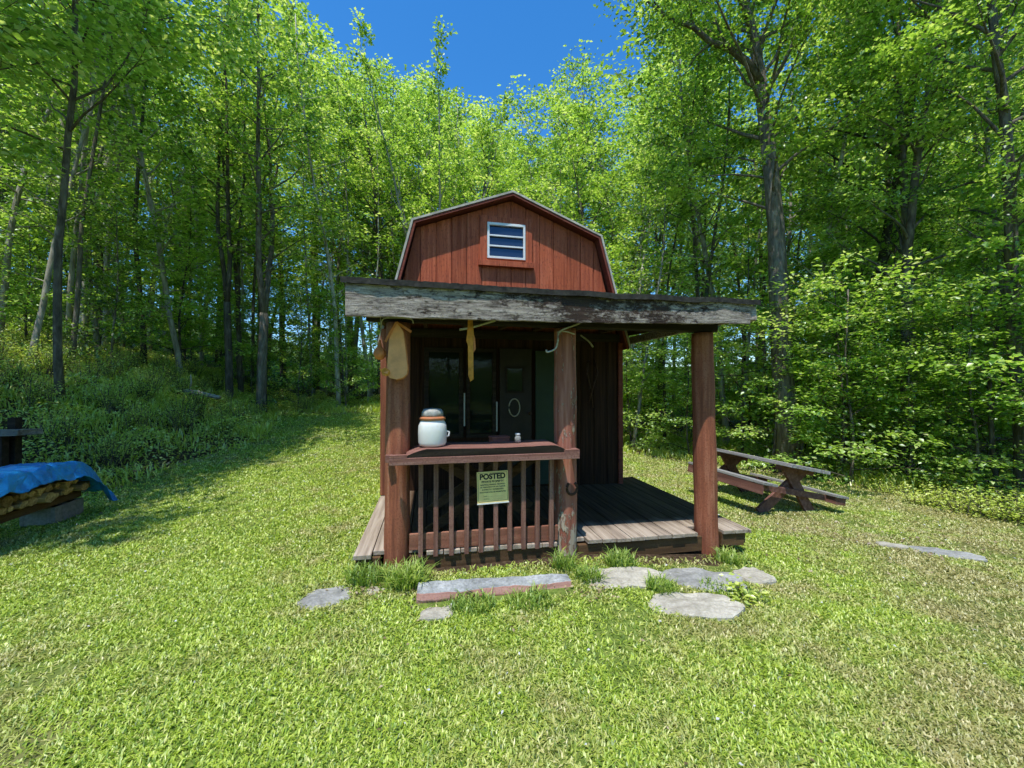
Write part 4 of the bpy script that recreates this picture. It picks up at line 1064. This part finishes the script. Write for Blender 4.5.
# the woods ---------------------------------------------------
def skyline(px):
    P = [(-400, 1.4), (200, 1.35), (330, 1.12), (352, .93), (400, .88), (450, .80), (500, .80), (560, .78), (600, .80), (618, .9), (645, 1.1), (800, 1.35), (1500, 1.4)]
    for (a, b), (c, d) in zip(P, P[1:]):
        if a <= px <= c: return b + (d - b) * (px - a) / (c - a)
    return 1.3
rs = random.Random(99); placed_pts = [(-8.6, 3.2), (-8.3, 5.6), (-8.9, 7.6), (-7.7, 1.2)] + [at(*p) for p in ((787, 8.8), (905, 8.2), (1016, 6.4), (868, 9.6), (432, 15.5), (262, 12.5), (62, 10.5))]
LBL = {
 'left': 'leafy young maple in the woods on the left bank',
 'back': 'leafy young maple in the woods behind the cabin',
 'right': 'leafy young maple in the woods right of the cabin'}
cntT = 0; tries = 0
while cntT < 205 and tries < 30000:
    tries += 1
    Y_ = 5 + 27 * rs.random() ** 1.15; px = rs.uniform(-170, 1200); x, y = at(px, Y_)
    if woods(x, y) < .8: continue
    s_, v_ = local(x, y)
    if -1.5 < s_ < 4.4 and v_ < CB + 1.2: continue
    if x < 0 and (y < 9.0 or (y < 12.5 and x > -10.6)): continue      # keep the open bank free of trunks
    if x > 0 and Y_ < 7.6 and px < 930: continue
    md = 1.0 if Y_ < 18 else 1.3
    if any((x - a) ** 2 + (y - b) ** 2 < md * md for a, b in placed_pts): continue
    placed_pts.append((x, y))
    slope = skyline(px); lo = min(skyline(px - 30), skyline(px + 30), slope)
    z0 = gz(x, y); Hmax = 1.5 + lo * Y_ - z0
    if lo < 1.0: H = Hmax * rs.uniform(.86, 1.0)
    else: H = min(Hmax, rs.uniform(13, 19)) * rs.uniform(.9, 1.02)
    H = min(H, 22)
    kd = rs.choice(['N1', 'N2']) if (Y_ ** 2 + x ** 2) < 125 and x > 0 else rs.choice(['A1', 'A2', 'B1', 'B2', 'B3', 'B1', 'B2', 'P1', 'P1', 'B3'] if Y_ < 20 else ['A1', 'A2', 'A3', 'B1', 'B2', 'B3'])
    if x < 0 and Y_ < 12.5: kd = rs.choice(['P1', 'B2', 'B1'])
    reg = 'left' if px < 330 else ('back' if px < 620 else 'right')
    thin = kd[0] == 'P'
    put_tree(kd, x, y, H, rs.uniform(0, 6.28), ('bare stemmed pole tree' + LBL[reg][17:]) if thin else LBL[reg], ('bare stemmed poles, ' if thin else 'young maples, ') + reg, wide=rs.uniform(.9, 1.2) * (1.15 if lo < 1 else 1), lean=(R(rs.gauss(0, 1.8)), R(rs.gauss(0, 1.8))))
    cntT += 1
tries = 0; extra = 0
while extra < 48 and tries < 20000:
    tries += 1
    Y_ = rs.uniform(12.5, 24); px = rs.uniform(-60, 1100); x, y = at(px, Y_)
    if woods(x, y) < .9: continue
    s_, v_ = local(x, y)
    if -1.5 < s_ < 4.4 and v_ < CB + 1.2: continue
    if any((x - a) ** 2 + (y - b) ** 2 < .6 for a, b in placed_pts): continue
    placed_pts.append((x, y)); lo = min(skyline(px - 30), skyline(px + 30)); H = min(1.5 + lo * Y_ - gz(x, y), 17) * rs.uniform(.8, .97)
    reg = 'left' if px < 330 else ('back' if px < 620 else 'right')
    put_tree('P1' if rs.random() < .5 else 'P2', x, y, H, rs.uniform(0, 6.28), 'bare stemmed pole tree' + LBL[reg][17:], 'bare stemmed poles, ' + reg, lean=(R(rs.gauss(0, 2)), R(rs.gauss(0, 2))))
    extra += 1
print('trees', cntT, extra)
# understorey saplings
cntS = 0; tries = 0; sp = []
while cntS < 120 and tries < 30000:
    tries += 1
    Y_ = 5.5 + 18 * rs.random() ** 1.3; px = rs.uniform(-140, 1180); x, y = at(px, Y_)
    if woods(x, y) < .9: continue
    s_, v_ = local(x, y)
    if -1.8 < s_ < 4.7 and v_ < CB + 1.6: continue
    if x < 0 and (x > -9.6 - 0 * y) and Y_ < 12.6: continue
    if x < 0 and Y_ < 9: continue
    if x > 0 and Y_ < 7.7 and px < 900: continue
    if any((x - a) ** 2 + (y - b) ** 2 < .95 for a, b in sp): continue
    sp.append((x, y)); kd = rs.choice(('C1', 'C2', 'C3')); reg = 'left' if px < 330 else ('back' if px < 620 else 'right')
    put_tree(kd, x, y, PROTO[kd][2] * rs.uniform(.6, 1.15), rs.uniform(0, 6.28), {'left': 'low leafy sapling under the trees on the left', 'back': 'low leafy sapling under the trees behind the cabin', 'right': 'low leafy sapling under the trees on the right'}[reg], 'understorey saplings, ' + reg, 'sapling', wide=rs.uniform(.9, 1.2), cat='sapling')
    cntS += 1
print('saplings', cntS)
# bright low boughs at the right treeline
for px, Y_, H_, lab in ((850, 7.6, 3.9, 'bright green sapling with layered boughs above the picnic table'), (905, 7.3, 2.6, 'low bright maple sapling right of the picnic table'), (770, 9.0, 3.6, 'bright sapling close behind the picnic table'),
                        (975, 6.9, 3.4, 'spreading green sapling beyond the long dark stone'), (690, 10.2, 3.2, 'pale leaved sapling behind the right porch post')):
    x, y = at(px, Y_); put_tree('C3', x, y, H_, px * .1, lab, None, 'sapling', wide=1.25, cat='sapling')

# far woods: reads as one mass
n = 300000
th = rng.uniform(R(-180), R(180), n); rd = rng.uniform(32, 46, n)
x = rd * np.sin(th); y = rd * np.cos(th)
pxs = np.where(np.cos(th) > .2, 512 + 385 * np.tan(th), -300)
lim = np.array([min(skyline(p), 1.0) for p in np.clip(pxs, -400, 1500)]) * .62 * 34
h = lim * rng.random(n) ** 1.4
o = leafy_scatter(n, x, y, h, rng.uniform(.22, .42, n), .6, M['leaf'], 'far_woods', 'distant mass of trees closing the view between the trunks', 'woods', 'stuff')
# undergrowth on the bank and along the edges
n = 300000
x = rng.uniform(-16, 13, n); y = rng.uniform(4.5, 17, n)
w_ = woods(x, y); k = (w_ > .12 + .8 * rng.random(n) ** 1.5) & (np.abs(x) < 1.5 * y + 1)
s_ = (x - O.x) * cu + (y - O.y) * su; v_ = -(x - O.x) * su + (y - O.y) * cu
k &= ~((s_ > -.6) & (s_ < 3.3) & (v_ < CB + .3))
x, y = x[k], y[k]
clump = np.array([mnoise.noise(Vector((a * 1.3, b * 1.3, 2))) for a, b in zip(x, y)])
k = rng.random(len(x)) < np.clip(.62 + clump * 1.1, .25, 1) * np.where(x > 0, .45, 1); x, y, clump = x[k], y[k], clump[k]
h = (.05 + .48 * np.clip(.35 + clump, 0.05, 1)) * rng.random(len(x)) ** .7
h *= (ss(.35, 1.0, woods(x, y)) * .9 + .1) * np.where(x > 0, .6, 1)
leafy_scatter(len(x), x, y, h, rng.uniform(.022, .055, len(x)) * (1 + .035 * y), .8, M['shrub'], 'undergrowth', 'low leafy undergrowth covering the bank and woodland edge', 'undergrowth', 'stuff')
print('undergrowth', len(x))
# tall weeds and rough grass between the leaves
n = 150000
x = rng.uniform(-15, 12, n); y = rng.uniform(4.0, 15, n); w_ = woods(x, y)
k = (w_ > .03 + .5 * rng.random(n)) & (np.abs(x) < 1.5 * y + 1)
s_ = (x - O.x) * cu + (y - O.y) * su; v_ = -(x - O.x) * su + (y - O.y) * cu
k &= ~((s_ > -.6) & (s_ < 3.4) & (v_ < CB + .3)); x, y = x[k], y[k]
cl = np.array([mnoise.noise(Vector((a * .9, b * .9, 5))) for a, b in zip(x, y)])
k = rng.random(len(x)) < np.clip(.5 + cl * 1.3, .05, 1); x, y, cl = x[k], y[k], cl[k]; n = len(x)
C = np.stack([x, y, ground_z(x, y)], 1); az = rng.uniform(0, 2 * np.pi, n); tilt = rng.uniform(.05, .8, n); H = (.10 + .28 * np.clip(cl + .35, 0, 1)) * rng.uniform(.4, 1.3, n)
D = np.stack([np.cos(az) * np.sin(tilt), np.sin(az) * np.sin(tilt), np.cos(tilt)], 1); S = np.stack([-np.sin(az), np.cos(az), np.zeros(n)], 1) * (.0035 + .0008 * y)[:, None]
O2 = np.stack([np.cos(az), np.sin(az), -.6 * np.ones(n)], 1); H1 = H[:, None]; m_ = C + D * H1 * .6; tip = C + D * H1 + O2 * H1 * .28
V = np.stack([C - S, C + S, m_ + S, m_ - S, tip], 1).reshape(-1, 3); b_ = np.arange(n)[:, None] * 5
tag(np_mesh('rough_grass', V, np.concatenate([b_ + np.array(q) for q in ((0, 1, 2), (0, 2, 3), (3, 2, 4))]), M['shrub'], np.repeat(np.clip(rng.normal(.55, .22, n), 0, 1), 5)), 'rough grass and weeds along the bank and woodland edge', 'rough grass', kind='stuff')
# leaf litter at the foot of the bank and in the woods
n = 26000
x = rng.uniform(-13, 11, n); y = rng.uniform(3.5, 15, n); w_ = woods(x, y)
k = ((w_ > .15) | (rng.random(n) < .025)) & (np.abs(x) < 1.5 * y + 1)
s_ = (x - O.x) * cu + (y - O.y) * su; v_ = -(x - O.x) * su + (y - O.y) * cu
k &= ~((s_ > -.4) & (s_ < 3.4) & (v_ < CB + .1) & (v_ > -.2)); x, y = x[k], y[k]
for (cx, cy, rr_, q) in ((-1.02, 2.86, .12, 90), (-.62, 2.68, .12, 40), (.55, 2.82, .12, 60), (3.3, 4.4, .9, 160), (4.9, 4.4, .5, 120), (5.0, 3.3, .6, 90), (-.3, 2.3, .5, 30), (1.5, 1.6, .6, 40)):
    x = np.concatenate([x, rng.normal(cx, rr_, q)]); y = np.concatenate([y, rng.normal(cy, rr_ * .6, q)])
leafy_scatter(len(x), x, y, np.full(len(x), .02), rng.uniform(.3, 1.0, len(x)) * np.clip(.012 * y, .03, .09), .4, M['litter'], 'leaf_litter', 'brown fallen leaves on the bank and under the trees', 'leaf litter', 'stuff')
n = 420
x = rng.uniform(-5, 6, n); y = rng.uniform(1.2, 8, n); k = (woods(x, y) < .1)
s_ = (x - O.x) * cu + (y - O.y) * su; v_ = -(x - O.x) * su + (y - O.y) * cu
k &= ~((s_ > -.5) & (s_ < 3.5) & (v_ > -.3) & (v_ < CB + .1)); x, y = x[k], y[k]
leafy_scatter(len(x), x, y, np.full(len(x), .032), rng.uniform(.010, .020, len(x)) * (1 + .1 * y), .5, M['pale'], 'clover_blossoms', 'tiny pale clover blossoms and petals dotted over the lawn', 'blossoms', 'stuff')
# shrubs on the bank and at the right
sh = []
for i in range(64):
    for _ in range(200):
        Y_ = rs.uniform(6.4, 13.5); px = rs.uniform(-60, 330); x, y = at(px, Y_)
        if woods(x, y) < .97 or x > -6.7: continue
        if all((x - a) ** 2 + (y - b) ** 2 > .55 for a, b in sh): break
    else: continue
    sh.append((x, y))
PR_S = [weed(0, -40 - i, .55, 900, .75, .055, 'leafy shrub', 'leafy_shrub', 'shrub') for i in range(3)]
for i, (x, y) in enumerate(sh):
    src = PR_S[i % 3]; r_ = src.copy(); COL.objects.link(r_); r_.location = (x, y, gz(x, y)); r_.rotation_euler = (0, 0, rs.uniform(0, 6.28)); k_ = rs.uniform(.45, .95); r_.scale = (k_, k_, k_)
    r_['label'] = 'leafy green shrub on the shaded left bank'; r_['group'] = 'shrubs on the left bank'
    for ch in src.children:
        c = ch.copy(); COL.objects.link(c); c.parent = r_
RS = [(930, 6.1, .75), (965, 5.7, .8), (1003, 5.4, .85), (1045, 5.2, .9), (890, 6.9, .6), (1000, 6.3, .9), (1060, 6.1, .9), (945, 6.9, .8)]
for i, (px, Y_, k_) in enumerate(RS):
    x, y = at(px, Y_); src = PR_S[i % 3]; r_ = src.copy(); COL.objects.link(r_); r_.location = (x, y, gz(x, y) - .16); r_.rotation_euler = (0, 0, rs.uniform(0, 6.28)); r_.scale = (k_, k_, k_ * .75)
    r_['label'] = 'bright low shrub at the right edge of the lawn'; r_['group'] = 'shrubs at the right edge of the lawn'
    for ch in src.children:
        c = ch.copy(); COL.objects.link(c); c.parent = r_
for s0 in PR_S:
    for ch in list(s0.children): bpy.data.objects.remove(ch)
    bpy.data.objects.remove(s0)
# fallen pale log on the bank
lg = empty('fallen_log', (-9.0, 10.6, gz(-9.0, 10.6) + .12), R(-20), 'pale fallen log lying across the top of the left bank', 'log')
MB().tube([(-1.3, 0, .10), (-.4, .05, .06), (.5, .0, 0), (1.3, .06, -.12)], [.09, .085, .075, .05], 10).build('log_body', M['barkpale'], lg, smooth=True)
MB().tube([(.2, 0, .05), (.35, -.05, .3), (.4, -.1, .5)], [.03, .02, .01], 6).build('branch_stub', M['barkpale'], lg, smooth=True)

# ------------------------------------------------------------------ light, sky, camera
w = bpy.data.worlds.new('World'); scene.world = w; w.use_nodes = True
nt = w.node_tree; bg = nt.nodes['Background']
sky = nt.nodes.new('ShaderNodeTexSky'); sky.sky_type = 'NISHITA'; sky.sun_disc = False
d = Vector((.133, .335, -1)).normalized()
elev = math.asin(-d.z); rot = math.atan2(-d.x, -d.y)
sky.sun_elevation = elev; sky.sun_rotation = rot % (2 * math.pi)
sky.air_density = 1.0; sky.dust_density = .25; sky.ozone_density = 4.0; sky.altitude = 500
hs_ = nt.nodes.new('ShaderNodeHueSaturation'); hs_.inputs['Saturation'].default_value = 1.3; hs_.inputs['Hue'].default_value = .500; hs_.inputs['Value'].default_value = 1.7
nt.links.new(sky.outputs[0], hs_.inputs['Color']); nt.links.new(hs_.outputs[0], bg.inputs[0])
bg.inputs[1].default_value = .15
sl = bpy.data.lights.new('sun', 'SUN'); sl.energy = 5; sl.angle = R(.5); sl.color = (1, .96, .88)
so = bpy.data.objects.new('sun', sl); COL.objects.link(so); so.rotation_euler = d.to_track_quat('-Z', 'Y').to_euler()
cam = bpy.data.cameras.new('camera'); cam.sensor_width = 36; cam.lens = 385 / 1024 * 36; cam.clip_start = .05; cam.clip_end = 400
co = bpy.data.objects.new('camera', cam); COL.objects.link(co); co.location = (0, 0, 1.5); co.rotation_euler = (R(90 + .45), 0, 0)
scene.camera = co
scene.view_settings.view_transform = 'Standard'; scene.view_settings.look = 'None'; scene.view_settings.exposure = 0; scene.view_settings.gamma = 1
c = scene.cycles
c.max_bounces = 6; c.diffuse_bounces = 4; c.glossy_bounces = 2; c.transmission_bounces = 4; c.transparent_max_bounces = 4
c.use_denoising = True; c.use_adaptive_sampling = True; c.adaptive_threshold = .03; c.sample_clamp_indirect = 6
c.caustics_reflective = False; c.caustics_refractive = False
